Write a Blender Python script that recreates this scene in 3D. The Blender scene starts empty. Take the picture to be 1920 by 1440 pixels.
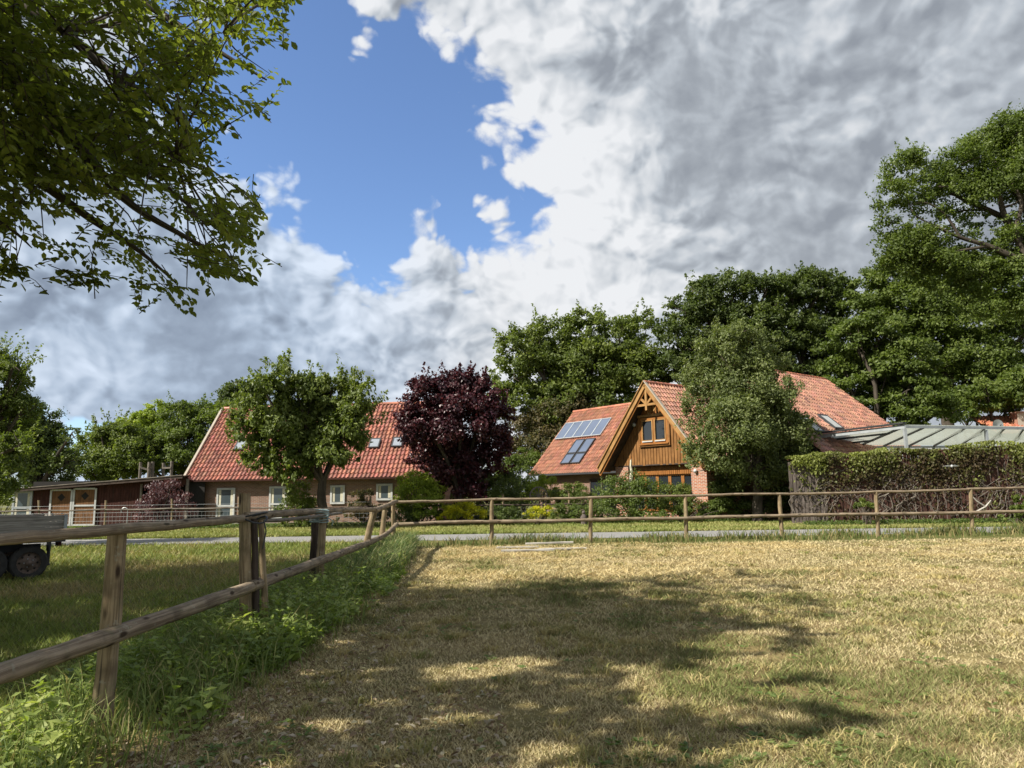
import bpy, math, random
import numpy as np
from mathutils import Vector, Matrix
random.seed(7)
rng = np.random.default_rng(7)
scene = bpy.context.scene
col = scene.collection

# ------------------------------------------------------------------ camera
F_PX, EYE = 1350.0, 1.6
TH, RO = math.atan(202 / F_PX), math.radians(-0.8)
cam_d = bpy.data.cameras.new('camera')
cam_d.sensor_width = 36.0
cam_d.lens = F_PX / 1920 * 36.0
cam_d.clip_start = 0.05
cam_d.clip_end = 6000
cam = bpy.data.objects.new('camera', cam_d)
col.objects.link(cam)
RM = Matrix.Rotation(math.pi / 2 + TH, 3, 'X') @ Matrix.Rotation(RO, 3, 'Z')
cam.matrix_world = Matrix.Translation((0, 0, EYE)) @ RM.to_4x4()
scene.camera = cam
RN = np.array(RM)
CAM = np.array([0, 0, EYE])

def ray(px, py):
    return RN @ np.array([(px - 960) / F_PX, -(py - 720) / F_PX, -1.0])
def gnd(px, py, z=0.0):
    d = ray(px, py); return CAM + d * (z - EYE) / d[2]
def at(px, py, Y):
    d = ray(px, py); return CAM + d * Y / d[1]
def proj(P):
    l = (np.asarray(P) - CAM) @ RN
    return 960 + F_PX * l[..., 0] / -l[..., 2], 720 - F_PX * l[..., 1] / -l[..., 2], -l[..., 2]

# ------------------------------------------------------------------ light
SUN_DIR = np.array([-0.95, -0.48, 1.0]); SUN_DIR /= np.linalg.norm(SUN_DIR)
sun_d = bpy.data.lights.new('sun', 'SUN')
sun_d.energy = 4.6
sun_d.angle = math.radians(0.53)
sun_d.color = (1.0, 0.94, 0.83)
sun = bpy.data.objects.new('sun', sun_d)
sun.rotation_euler = Vector(SUN_DIR).to_track_quat('Z', 'Y').to_euler()
col.objects.link(sun)
sun['kind'] = 'structure'

world = bpy.data.worlds.new('World')
scene.world = world
world.use_nodes = True
world.cycles.sampling_method = 'MANUAL'
world.cycles.sample_map_resolution = 512

class NT:
    """tiny node-tree writer"""
    def __init__(s, tree):
        s.t = tree; s.t.nodes.clear()
    def n(s, typ, **kw):
        nd = s.t.nodes.new(typ)
        for k, v in kw.items(): setattr(nd, k, v)
        return nd
    def put(s, sock, v):
        if isinstance(v, bpy.types.NodeSocket): s.t.links.new(v, sock)
        elif v is not None: sock.default_value = v
    def m(s, op, a, b=None, c=None, clamp=False):
        nd = s.n('ShaderNodeMath', operation=op, use_clamp=clamp)
        s.put(nd.inputs[0], a)
        if b is not None: s.put(nd.inputs[1], b)
        if c is not None: s.put(nd.inputs[2], c)
        return nd.outputs[0]
    def vm(s, op, a, b=None, scale=None):
        nd = s.n('ShaderNodeVectorMath', operation=op)
        s.put(nd.inputs[0], a)
        if b is not None: s.put(nd.inputs[1], b)
        if scale is not None: s.put(nd.inputs['Scale'], scale)
        return nd.outputs['Value'] if op in ('DOT_PRODUCT', 'LENGTH', 'DISTANCE') else nd.outputs[0]
    def noise(s, vec, scale, detail=6, rough=.55, dist=0.0, out='Fac'):
        nd = s.n('ShaderNodeTexNoise')
        if vec is not None: s.put(nd.inputs['Vector'], vec)
        nd.inputs['Scale'].default_value = scale
        nd.inputs['Detail'].default_value = detail
        nd.inputs['Roughness'].default_value = rough
        nd.inputs['Distortion'].default_value = dist
        return nd.outputs[out]
    def ramp(s, fac, stops, interp='LINEAR'):
        nd = s.n('ShaderNodeValToRGB'); cr = nd.color_ramp; cr.interpolation = interp
        while len(cr.elements) < len(stops): cr.elements.new(0.5)
        for e, (p, c) in zip(cr.elements, stops):
            e.position = p; e.color = (*c, 1) if len(c) == 3 else c
        s.put(nd.inputs[0], fac)
        return nd.outputs[0]
    def mix(s, fac, a, b, blend='MIX'):
        nd = s.n('ShaderNodeMix', data_type='RGBA', blend_type=blend)
        s.put(nd.inputs[0], fac)
        s.put(nd.inputs[6], a if not isinstance(a, tuple) else (*a, 1))
        s.put(nd.inputs[7], b if not isinstance(b, tuple) else (*b, 1))
        return nd.outputs[2]
    def mr(s, v, a, b, c=0.0, d=1.0, smooth=True):
        nd = s.n('ShaderNodeMapRange')
        nd.interpolation_type = 'SMOOTHSTEP' if smooth else 'LINEAR'
        s.put(nd.inputs[0], v)
        for i, x in enumerate((a, b, c, d)): s.put(nd.inputs[1 + i], x)
        return nd.outputs[0]

w = NT(world.node_tree)
sky = w.n('ShaderNodeTexSky', sky_type='NISHITA')
sky.sun_disc = False
sky.sun_elevation = math.asin(SUN_DIR[2])
sky.sun_rotation = math.atan2(SUN_DIR[0], SUN_DIR[1])
sky.altitude = 50; sky.air_density = 1.0; sky.dust_density = 0.6; sky.ozone_density = 2.0
tcw = w.n('ShaderNodeTexCoord')
D = tcw.outputs['Generated']
# the clouds
warp = w.noise(D, 5.0, 3, .5, 0, 'Color')
Dw = w.vm('NORMALIZE', w.vm('ADD', D, w.vm('SCALE', w.vm('SUBTRACT', warp, (.5, .5, .5)), scale=0.075)))
# gaps of blue between the cloud banks: signed angular distance to a row of discs (pixel x, y, radius in pixels)
GAPS = [(590, 30, 62), (560, 110, 88), (500, 200, 95), (610, 230, 108), (700, 200, 84), (780, 160, 70), (770, 290, 100), (660, 350, 78), (850, 350, 85), (930, 355, 74), (985, 385, 50), (720, 405, 52), (600, 330, 60), (440, 130, 90),
        (140, 815, 10), (420, -150, 110), (-700, 500, 200), (2900, 300, 260), (900, -1900, 420)]
hd = None
for px, py, r in GAPS:
    d = ray(px, py); d = d / np.linalg.norm(d)
    a_ = w.m('SUBTRACT', w.m('ARCCOSINE', w.vm('DOT_PRODUCT', Dw, tuple(d))), r / F_PX * .93)
    hd = a_ if hd is None else w.m('SMOOTH_MIN', hd, a_, .03)
sep = w.n('ShaderNodeSeparateXYZ'); w.put(sep.inputs[0], D)
stretch = w.n('ShaderNodeCombineXYZ')
w.put(stretch.inputs[0], sep.outputs[0]); w.put(stretch.inputs[1], sep.outputs[1]); w.put(stretch.inputs[2], w.m('MULTIPLY', sep.outputs[2], 1.2))
SV = stretch.outputs[0]
def fbm(v, s1=3.3, s2=9.0):
    a = w.noise(v, s1, 7, .52, .35)
    b = w.noise(w.vm('ADD', v, (3.1, 1.7, 5.2)), s2, 8, .64, .25)
    return w.m('ADD', w.m('MULTIPLY', w.m('SUBTRACT', a, .5), 1.0), w.m('MULTIPLY', w.m('SUBTRACT', b, .5), .45))
f0 = fbm(SV)
def billow(v):
    vd = w.vm('ADD', v, w.vm('SCALE', w.vm('SUBTRACT', w.noise(v, 7.0, 3, .6, 0, 'Color'), (.5, .5, .5)), scale=.12))
    nd = w.n('ShaderNodeTexVoronoi', feature='SMOOTH_F1'); nd.normalize = False
    w.put(nd.inputs['Vector'], vd); nd.inputs['Scale'].default_value = 8.5; nd.inputs['Detail'].default_value = 3.2; nd.inputs['Roughness'].default_value = .62; nd.inputs['Smoothness'].default_value = .35
    return nd.outputs['Distance']
b0 = billow(SV)
b1 = billow(w.vm('ADD', SV, (-0.010, 0.0, 0.016)))
f1 = fbm(w.vm('ADD', SV, (-0.022, 0.0, 0.034)))
edge = w.m('ADD', w.m('ADD', hd, .027), w.m('ADD', w.m('MULTIPLY', f0, .17), w.m('MULTIPLY', w.m('SUBTRACT', .55, b0), .085)))
alpha = w.mr(edge, -.004, .022)
relief = w.m('SUBTRACT', f0, f1)
# broad light and dark banks of the cloud cover (weight, pixel x, y, angular radius in degrees)
BANKS = [(.45, 500, 360, 7), (.40, 1080, 420, 8), (.34, 850, 560, 13), (.40, 960, 170, 6), (.32, 700, 40, 6), (.3, 1050, 330, 5), (.30, 1180, 520, 8), (.42, 70, 620, 6), (.30, 1250, 640, 7), (.28, 900, 700, 7), (.22, 1590, 250, 7), (.22, 1570, 450, 7), (.25, 620, 500, 7), (.22, 1180, 160, 10), (.25, 100, 820, 8),
         (-.12, 1500, 60, 12), (-.26, 1420, 400, 10), (-.20, 1750, 420, 14), (.16, 1650, 130, 7), (-.2, 1250, 250, 6), (.12, 1330, 60, 8), (-.24, 330, 640, 12), (-.12, 130, 540, 9), (-.28, 80, 700, 5), (-.1, 1800, 0, 20), (-.16, 560, 660, 8), (-.22, 830, 610, 4.5)]
bank = None
for sgn, px, py, ang in BANKS:
    d = ray(px, py); d = d / np.linalg.norm(d)
    b = w.mr(w.vm('DOT_PRODUCT', Dw, tuple(d)), math.cos(math.radians(ang * 1.6)), 1.0, 0.0, sgn * .60)
    bank = b if bank is None else w.m('ADD', bank, b)
rim = w.mr(edge, .02, .12, .22, 0.0)
puff = w.m('MULTIPLY', w.m('SUBTRACT', b1, b0), 1.2)
puff = w.m('MULTIPLY', puff, w.mr(bank, -.3, .2, .28, 1.15))
lum = w.m('ADD', w.m('ADD', w.m('ADD', w.m('ADD', .44, bank), rim), w.m('ADD', w.m('MULTIPLY', relief, 1.25), w.m('MULTIPLY', f0, .26))), puff)
bright = w.ramp(w.m('MULTIPLY', lum, .8), [(0.0, (.165, .182, .208)), (.22, (.215, .235, .262)), (.42, (.285, .31, .34)), (.62, (.37, .388, .41)), (.95, (.475, .485, .50))])
# scale: the world strength is 0.1, so cloud radiance is written ten times larger
dl = ray(300, 650); dl = dl / np.linalg.norm(dl)
bl = w.mr(w.vm('DOT_PRODUCT', Dw, tuple(dl)), math.cos(math.radians(26)), 1.0, 0.0, 1.0)
bright = w.mix(bl, bright, w.vm('MULTIPLY', bright, (.86, .96, 1.10)))
cloud = w.vm('SCALE', bright, scale=10.0)
final = w.mix(alpha, w.vm('MULTIPLY', sky.outputs[0], (.86, .95, 1.10)), cloud)
bg = w.n('ShaderNodeBackground'); bg.inputs['Strength'].default_value = 0.10
w.put(bg.inputs['Color'], final)
wo = w.n('ShaderNodeOutputWorld'); w.put(wo.inputs[0], bg.outputs[0])

scene.view_settings.view_transform = 'Standard'
scene.view_settings.look = 'None'
scene.view_settings.exposure = 0.85
scene.view_settings.gamma = 1.0
scene.view_settings.use_curve_mapping = False
scene.cycles.use_denoising = True
scene.cycles.max_bounces = 6
scene.cycles.diffuse_bounces = 3
scene.cycles.transparent_max_bounces = 8
#--END-HEAD--

# ------------------------------------------------------------------ helpers
def tag(o, label=None, cat=None, group=None, kind=None):
    if label: o['label'] = label
    if cat: o['category'] = cat
    if group: o['group'] = group
    if kind: o['kind'] = kind
    return o
def empty(name, loc=(0, 0, 0), rz=0.0):
    o = bpy.data.objects.new(name, None); o.empty_display_size = .3
    o.location = [float(v) for v in loc]; o.rotation_euler = (0, 0, rz)
    col.objects.link(o); return o
def link(name, me, parent=None):
    o = bpy.data.objects.new(name, me); col.objects.link(o)
    if parent is not None: o.parent = parent
    return o
def np_mesh(name, V, Fc, mat, parent=None, colr=None, tc=None, smooth=False, origin=None):
    """V (n,3); Fc list of (m,k) index arrays; origin = world position of the parent to subtract"""
    V = np.asarray(V, dtype=np.float32)
    if parent is not None and origin is None:
        l = parent
        off = np.zeros(3)
        while l is not None:
            off = off + np.array(l.location); l = l.parent
        origin = off
    if origin is not None: V = V - np.asarray(origin, dtype=np.float32)
    if not isinstance(Fc, (list, tuple)): Fc = [Fc]
    me = bpy.data.meshes.new(name)
    me.vertices.add(len(V)); me.vertices.foreach_set('co', V.ravel())
    idx = np.concatenate([np.asarray(f, dtype=np.int32).ravel() for f in Fc])
    tot = np.concatenate([np.full(len(f), np.asarray(f).shape[1], dtype=np.int32) for f in Fc])
    st = np.concatenate([[0], np.cumsum(tot)[:-1]]).astype(np.int32)
    me.loops.add(len(idx)); me.loops.foreach_set('vertex_index', idx)
    me.polygons.add(len(tot)); me.polygons.foreach_set('loop_start', st)
    try: me.polygons.foreach_set('loop_total', tot)
    except Exception: pass
    me.polygons.foreach_set('use_smooth', np.full(len(tot), bool(smooth)))
    me.update(calc_edges=True)
    if colr is not None:
        a = me.attributes.new('tint', 'FLOAT_COLOR', 'POINT')
        c4 = np.ones((len(V), 4), dtype=np.float32); c4[:, :3] = colr
        a.data.foreach_set('color', c4.ravel())
    if tc is not None:
        a = me.attributes.new('tc', 'FLOAT_VECTOR', 'POINT')
        a.data.foreach_set('vector', np.asarray(tc, dtype=np.float32).ravel())
    if mat: me.materials.append(mat)
    return link(name, me, parent)

def unit(v):
    v = np.asarray(v, dtype=float); return v / (np.linalg.norm(v, axis=-1, keepdims=True) + 1e-12)

class MB:
    """collects boxes, tubes and prisms in world coordinates; build() links them as one mesh"""
    def __init__(s): s.V = []; s.F = {}; s.T = []; s.n = 0; s.C = []; s.c = (1, 1, 1)
    def add(s, V, Fs, T=None):
        V = np.asarray(V, dtype=float)
        s.V.append(V); s.T.append(V if T is None else np.asarray(T, dtype=float)); s.C.append(np.tile(s.c, (len(V), 1)))
        for f in Fs: s.F.setdefault(len(f), []).append([i + s.n for i in f])
        s.n += len(V)
    def box(s, c, h, ax=None):
        """centre, half sizes, axes rows (3x3)"""
        c = np.asarray(c, float); h = np.asarray(h, float)
        A = np.eye(3) if ax is None else np.asarray(ax, float)
        L = np.array([[x, y, z] for x in (-1, 1) for y in (-1, 1) for z in (-1, 1)]) * h
        V = c + L @ A
        Tt = L + rng.random(3) * 20
        k = int(np.argmax(h))                       # grain runs along the longest side
        order = [i for i in range(3) if i != k] + [k]
        s.add(V, [(0, 1, 3, 2), (4, 6, 7, 5), (0, 4, 5, 1), (2, 3, 7, 6), (0, 2, 6, 4), (1, 5, 7, 3)], Tt[:, order])
    def beam(s, a, b, w_, d_, up=(0, 0, 1)):
        """box from a to b, w_ = full width along side, d_ = full depth along up-ish"""
        a = np.asarray(a, float); b = np.asarray(b, float)
        x = unit(b - a); y = unit(np.cross(up, x)); z = np.cross(x, y)
        s.box((a + b) / 2, (np.linalg.norm(b - a) / 2, w_ / 2, d_ / 2), [x, y, z])
    def tube(s, P, r, n=8, cap=True, rough=0.0):
        P = np.asarray(P, float); m = len(P)
        r = np.full(m, r, float) if np.isscalar(r) else np.asarray(r, float)
        T = unit(np.gradient(P, axis=0))
        ref = np.array([0, 0, 1.0]) if abs(T[0][2]) < .9 else np.array([1.0, 0, 0])
        V = []; TC = []; L = 0.0; off = rng.random() * 50
        N = unit(np.cross(T[0], ref))
        for i in range(m):
            if i: L += np.linalg.norm(P[i] - P[i - 1])
            N = unit(N - T[i] * np.dot(N, T[i])); B = np.cross(T[i], N)
            for k in range(n):
                a = 2 * math.pi * k / n
                rr = r[i] * (1 + rough * (rng.random() - .5))
                V.append(P[i] + (N * math.cos(a) + B * math.sin(a)) * rr)
                TC.append((math.cos(a) * .06, math.sin(a) * .06, L + off))
        Fs = [(i * n + k, i * n + (k + 1) % n, (i + 1) * n + (k + 1) % n, (i + 1) * n + k) for i in range(m - 1) for k in range(n)]
        s.add(V, Fs, TC)
        if cap:
            s.add(V[:n], [tuple(range(n))[::-1]], TC[:n]); s.add(V[-n:], [tuple(range(n))], TC[-n:])
    def poly(s, P, thick=None, nrm=None):
        P = np.asarray(P, float); n = len(P)
        if thick is None: s.add(P, [tuple(range(n))]); return
        nv = unit(nrm) if nrm is not None else unit(np.cross(P[1] - P[0], P[2] - P[0]))
        Q = P - nv * thick
        s.add(np.vstack([P, Q]), [tuple(range(n)), tuple(range(2 * n - 1, n - 1, -1))] + [(i, i + n, (i + 1) % n + n, (i + 1) % n) for i in range(n)])
    def build(s, name, mat, parent=None, smooth=False, **kw):
        V = np.vstack(s.V); T = np.vstack(s.T)
        return np_mesh(name, V, [np.array(f) for f in s.F.values()], mat, parent, tc=T, colr=np.vstack(s.C), smooth=smooth, **kw)

def smooth_path(P, k=6):
    P = np.asarray(P, float); out = []
    for i in range(len(P) - 1):
        p0 = P[max(i - 1, 0)]; p1 = P[i]; p2 = P[i + 1]; p3 = P[min(i + 2, len(P) - 1)]
        for t in np.linspace(0, 1, k, endpoint=False):
            out.append(.5 * ((2 * p1) + (-p0 + p2) * t + (2 * p0 - 5 * p1 + 4 * p2 - p3) * t * t + (-p0 + 3 * p1 - 3 * p2 + p3) * t ** 3))
    out.append(P[-1]); return np.array(out)

_lat = rng.random((512, 512))
def vnoise(x, y, sc, seed=0):
    x = np.asarray(x) * sc + seed * 17.3; y = np.asarray(y) * sc + seed * 31.7
    xi = np.floor(x).astype(int); yi = np.floor(y).astype(int)
    fx = x - xi; fy = y - yi; fx = fx * fx * (3 - 2 * fx); fy = fy * fy * (3 - 2 * fy)
    g = lambda a, b: _lat[a % 512, b % 512]
    return (g(xi, yi) * (1 - fx) + g(xi + 1, yi) * fx) * (1 - fy) + (g(xi, yi + 1) * (1 - fx) + g(xi + 1, yi + 1) * fx) * fy
def fnoise(x, y, sc, seed=0, o=3):
    s = 0; a = 1; t = 0
    for i in range(o): s = s + a * vnoise(x, y, sc * 2 ** i, seed + i); t += a; a *= .5
    return s / t

# ------------------------------------------------------------------ materials
def mat(name, fn, **kw):
    m = bpy.data.materials.new(name); m.use_nodes = True
    t = NT(m.node_tree); out = t.n('ShaderNodeOutputMaterial')
    sh = fn(t, **kw); t.put(out.inputs[0], sh); return m
def bsdf(t, color, rough=.6, spec=.4, metal=0.0, bump=None, bstr=.3, bdist=.01, **kw):
    b = t.n('ShaderNodeBsdfPrincipled')
    t.put(b.inputs['Base Color'], color if not isinstance(color, tuple) else (*color, 1))
    t.put(b.inputs['Roughness'], rough); t.put(b.inputs['Metallic'], metal)
    t.put(b.inputs['Specular IOR Level'], spec)
    for k_, v in kw.items(): t.put(b.inputs[k_], v)
    if bump is not None:
        bn = t.n('ShaderNodeBump'); bn.inputs['Strength'].default_value = bstr; bn.inputs['Distance'].default_value = bdist
        t.put(bn.inputs['Height'], bump); t.put(b.inputs['Normal'], bn.outputs[0])
    return b.outputs[0]
def attr(t, name, out='Color'):
    a = t.n('ShaderNodeAttribute'); a.attribute_name = name; return a.outputs[out]

def _leaf(t, trans=.44, rough=.5, spec=.35, tmul=(1.25, 1.35, .55)):
    c = attr(t, 'tint')
    p = bsdf(t, c, rough, spec)
    tr = t.n('ShaderNodeBsdfTranslucent'); t.put(tr.inputs[0], t.vm('MULTIPLY', c, tmul))
    mx = t.n('ShaderNodeMixShader'); mx.inputs[0].default_value = trans
    t.put(mx.inputs[1], p); t.put(mx.inputs[2], tr.outputs[0]); return mx.outputs[0]
M_LEAF = mat('leaf', _leaf)
M_LEAF_GLOSS = mat('glossy_leaf', _leaf, trans=.4, rough=.48, spec=.4)
M_THIN = mat('thin_leaf', _leaf, trans=.5, rough=.5, spec=.3)
M_PURPLE = mat('purple_leaf', _leaf, trans=.25, rough=.4, spec=.5, tmul=(1.5, .8, .7))
M_GRASS = mat('grass_blade', _leaf, trans=.3, rough=.6, spec=.2, tmul=(1.15, 1.1, .7))
M_DRY = mat('dry_blade', _leaf, trans=.2, rough=.75, spec=.15, tmul=(1.1, 1.0, .8))

def _wood(t, a=(.2, .15, .1), b=(.4, .33, .25), dark=(.05, .04, .03), sc=1.0, moss=0.0, rough=.85, bstr=.6, cracks=True, knots=False):
    v = attr(t, 'tc', 'Vector')
    mp = t.n('ShaderNodeMapping'); mp.inputs['Scale'].default_value = (38 * sc, 38 * sc, 1.6 * sc); t.put(mp.inputs[0], v)
    n1 = t.noise(mp.outputs[0], 1.0, 8, .65, .6)
    n2 = t.noise(v, 3.0 * sc, 5, .6)
    mp2 = t.n('ShaderNodeMapping'); mp2.inputs['Scale'].default_value = (75 * sc, 75 * sc, .9 * sc); t.put(mp2.inputs[0], v)
    n3 = t.noise(mp2.outputs[0], 1.0, 3, .5, .3)
    c = t.mix(t.mr(n1, .32, .68), a, b)
    c = t.mix(t.m('MULTIPLY', t.mr(n2, .40, .72), .6), c, tuple(x * .45 for x in a))
    if cracks: c = t.mix(t.m('MULTIPLY', t.mr(n3, .60, .70), .8), c, dark)
    if knots:
        mk = t.n('ShaderNodeMapping'); mk.inputs['Scale'].default_value = (9, 9, 3.2); t.put(mk.inputs[0], v)
        vk = t.n('ShaderNodeTexVoronoi'); t.put(vk.inputs['Vector'], mk.outputs[0]); vk.inputs['Scale'].default_value = 1.0
        c = t.mix(t.mr(vk.outputs['Distance'], .24, .10), c, (.05, .032, .02))
        c = t.mix(t.m('MULTIPLY', t.mr(t.noise(v, 16.0, 5, .7), .58, .72), .55), c, (.36, .37, .29))
    if moss: c = t.mix(t.m('MULTIPLY', t.mr(t.noise(v, 7.0, 5, .7), .5, .7), moss), c, (.12, .14, .06))
    return bsdf(t, c, rough, .2, bump=t.m('SUBTRACT', n1, t.m('MULTIPLY', n3, .6)), bstr=bstr, bdist=.008)
M_POST = mat('weathered_post_wood', _wood, a=(.17, .12, .068), b=(.40, .31, .19), moss=.25, knots=True)
M_RAIL = mat('weathered_rail_wood', _wood, a=(.145, .105, .07), b=(.38, .30, .21), moss=.25, knots=True)
M_GREYWOOD = mat('grey_wood', _wood, a=(.13, .11, .09), b=(.27, .24, .2))
M_DARKWOOD = mat('dark_wood', _wood, a=(.05, .035, .028), b=(.10, .075, .06))
M_REDWOOD = mat('oxblood_boards', _wood, a=(.045, .017, .013), b=(.085, .034, .026), sc=.7)
M_DOORWOOD = mat('stable_door_boards', _wood, a=(.15, .075, .035), b=(.22, .115, .055), sc=.7)
M_CLAD = mat('honey_cladding', _wood, a=(.20, .095, .033), b=(.29, .145, .052), dark=(.1, .04, .01), sc=.6, rough=.5, cracks=False, bstr=.25)
M_TRIM = mat('honey_trim', _wood, a=(.28, .15, .055), b=(.42, .245, .095), sc=.6, rough=.5, cracks=False, bstr=.2)
M_FRAMEWOOD = mat('window_frame_wood', _wood, a=(.26, .105, .03), b=(.36, .16, .05), sc=.6, rough=.45, cracks=False, bstr=.2)
M_VINEPLANK = mat('fence_plank', _wood, a=(.055, .026, .020), b=(.12, .06, .045), sc=.6)
M_GREYPLANK = mat('grey_fence_plank', _wood, a=(.10, .08, .07), b=(.18, .15, .135), sc=.6)
M_ALU = mat('sideboard_wood', _wood, a=(.22, .20, .175), b=(.42, .39, .35), sc=.6)
M_BARK = mat('bark', _wood, a=(.045, .036, .028), b=(.115, .095, .075), dark=(.02, .016, .012), sc=.35, bstr=1.0)

def _plain(t, c=(.8, .8, .8), rough=.5, spec=.4, metal=0.0, var=.25, sc=3.0, transmission=0.0):
    tc = t.n('ShaderNodeTexCoord').outputs['Object']
    n = t.noise(tc, sc, 6, .6)
    cc = t.mix(t.mr(n, .35, .75), c, tuple(x * (1 - var) for x in c))
    return bsdf(t, cc, rough, spec, metal, bump=t.noise(tc, sc * 12, 3), bstr=.08)
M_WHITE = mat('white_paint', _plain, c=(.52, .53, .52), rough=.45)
M_GREYPAINT = mat('grey_metal', _plain, c=(.40, .43, .45), rough=.45, metal=.2)
M_DARKMETAL = mat('dark_metal', _plain, c=(.045, .047, .05), rough=.5)
M_RUBBER = mat('rubber', _plain, c=(.028, .027, .026), rough=.85, var=-.8, sc=9)
M_RIM = mat('dusty_rim', _plain, c=(.17, .125, .10), rough=.6, metal=.3, var=.5, sc=12)
M_ZINC = mat('zinc_wire', _plain, c=(.34, .36, .36), rough=.5, metal=.5)
M_TWINE = mat('blue_green_twine', _plain, c=(.32, .42, .42), rough=.7)
M_CREAM = mat('cream_cloth', _plain, c=(.66, .62, .48), rough=.9)
M_STONE = mat('pale_planks', _wood, a=(.36, .33, .28), b=(.56, .53, .47))
M_DARKIN = mat('inside_shade', _plain, c=(.02, .018, .016), rough=.9)  # near-black: the shade inside openings and holes is put into the colour
M_YELLOWEDGE = mat('pale_ridge', _plain, c=(.38, .33, .27), rough=.8)
M_PURPLEWOOD = M_BARK

def _glass(t, c=(.02, .025, .03), rough=.05, curtain=None):
    cc = c
    if curtain:
        tc = t.n('ShaderNodeTexCoord').outputs['Object']
        wv = t.n('ShaderNodeTexWave'); wv.inputs['Scale'].default_value = 6; wv.inputs['Distortion'].default_value = 1.5; t.put(wv.inputs[0], tc)
        cc = t.mix(wv.outputs[0], curtain, tuple(x * .6 for x in curtain))
    return bsdf(t, cc, rough, .9)
M_GLASS = mat('window_glass', _glass)
M_GLASSBLUE = mat('dusty_glass', _glass, c=(.06, .08, .09), rough=.12)
M_SKYLIGHT = mat('skylight_glass', _plain, c=(.72, .76, .80), rough=.04, metal=.75, var=.1)
def _solar(t):
    tc = attr(t, 'tc', 'Vector')
    n = t.noise(tc, 1.3, 3)
    c = t.mix(n, (.02, .03, .055), (.07, .09, .14))
    return bsdf(t, t.vm('ADD', t.vm('SCALE', c, scale=1.3), (.10, .12, .16)), .08, 1.0, .45)
M_SOLAR = mat('solar_glass', _solar)
def _poly(t):
    tr = t.n('ShaderNodeBsdfTranslucent'); tr.inputs[0].default_value = (.88, .90, .84, 1)
    tp = t.n('ShaderNodeBsdfTransparent'); tp.inputs[0].default_value = (.8, .84, .8, 1)
    p = bsdf(t, (.55, .60, .55), .25, .6)
    m1 = t.n('ShaderNodeMixShader'); m1.inputs[0].default_value = .5; t.put(m1.inputs[1], tr.outputs[0]); t.put(m1.inputs[2], tp.outputs[0])
    m2 = t.n('ShaderNodeMixShader'); m2.inputs[0].default_value = .35; t.put(m2.inputs[1], m1.outputs[0]); t.put(m2.inputs[2], p)
    return m2.outputs[0]
M_POLY = mat('polycarbonate', _poly)

def _brick(t, c1=(.36, .13, .07), c2=(.25, .085, .05), mortar=(.42, .36, .30), dirt=.3, w_=.25, h_=.075):
    v = attr(t, 'tc', 'Vector')        # x along wall, y up
    b = t.n('ShaderNodeTexBrick'); t.put(b.inputs['Vector'], v)
    b.inputs['Color1'].default_value = (*c1, 1); b.inputs['Color2'].default_value = (*c2, 1); b.inputs['Mortar'].default_value = (*mortar, 1)
    b.inputs['Scale'].default_value = 1.0; b.inputs['Mortar Size'].default_value = .013; b.inputs['Mortar Smooth'].default_value = .15
    b.inputs['Brick Width'].default_value = w_; b.inputs['Row Height'].default_value = h_; b.inputs['Bias'].default_value = -.1
    n = t.noise(v, 1.2, 5, .6); n2 = t.noise(v, 30, 4, .6)
    c = t.mix(t.m('MULTIPLY', t.mr(n, .4, .75), dirt), b.outputs[0], (.12, .09, .07))
    c = t.mix(t.m('MULTIPLY', t.mr(n2, .3, .8), .35), c, t.vm('SCALE', c, scale=.55))
    bh = t.m('ADD', t.m('MULTIPLY', b.outputs['Fac'], -1.0), t.m('MULTIPLY', n2, .4))
    return bsdf(t, c, .85, .2, bump=bh, bstr=.6, bdist=.012)
M_BRICK_BRIGHT = mat('orange_brick', _brick, c1=(.44, .15, .075), c2=(.25, .075, .04), mortar=(.52, .46, .38), dirt=.1)
M_BRICK_OLD = mat('brown_brick', _brick, c1=(.30, .155, .105), c2=(.21, .105, .075), mortar=(.30, .26, .22), dirt=.45)

def _tile(t):
    c = attr(t, 'tint'); p = t.n('ShaderNodeNewGeometry').outputs['Position']
    n = t.noise(p, .9, 6, .6); n2 = t.noise(p, 14, 5, .65)
    c = t.mix(t.m('MULTIPLY', t.mr(n, .42, .75), .35), c, t.vm('MULTIPLY', c, (.55, .5, .5)))
    c = t.mix(t.m('MULTIPLY', t.mr(n2, .45, .8), .4), c, t.vm('MULTIPLY', c, (.62, .6, .62)))
    c = t.mix(t.m('MULTIPLY', t.mr(t.noise(p, 2.6, 7, .75), .54, .70), .45), c, (.12, .105, .075))
    return bsdf(t, c, .42, .5, bump=n2, bstr=.2, bdist=.01)
M_TILE = mat('clay_pantile', _tile)

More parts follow.
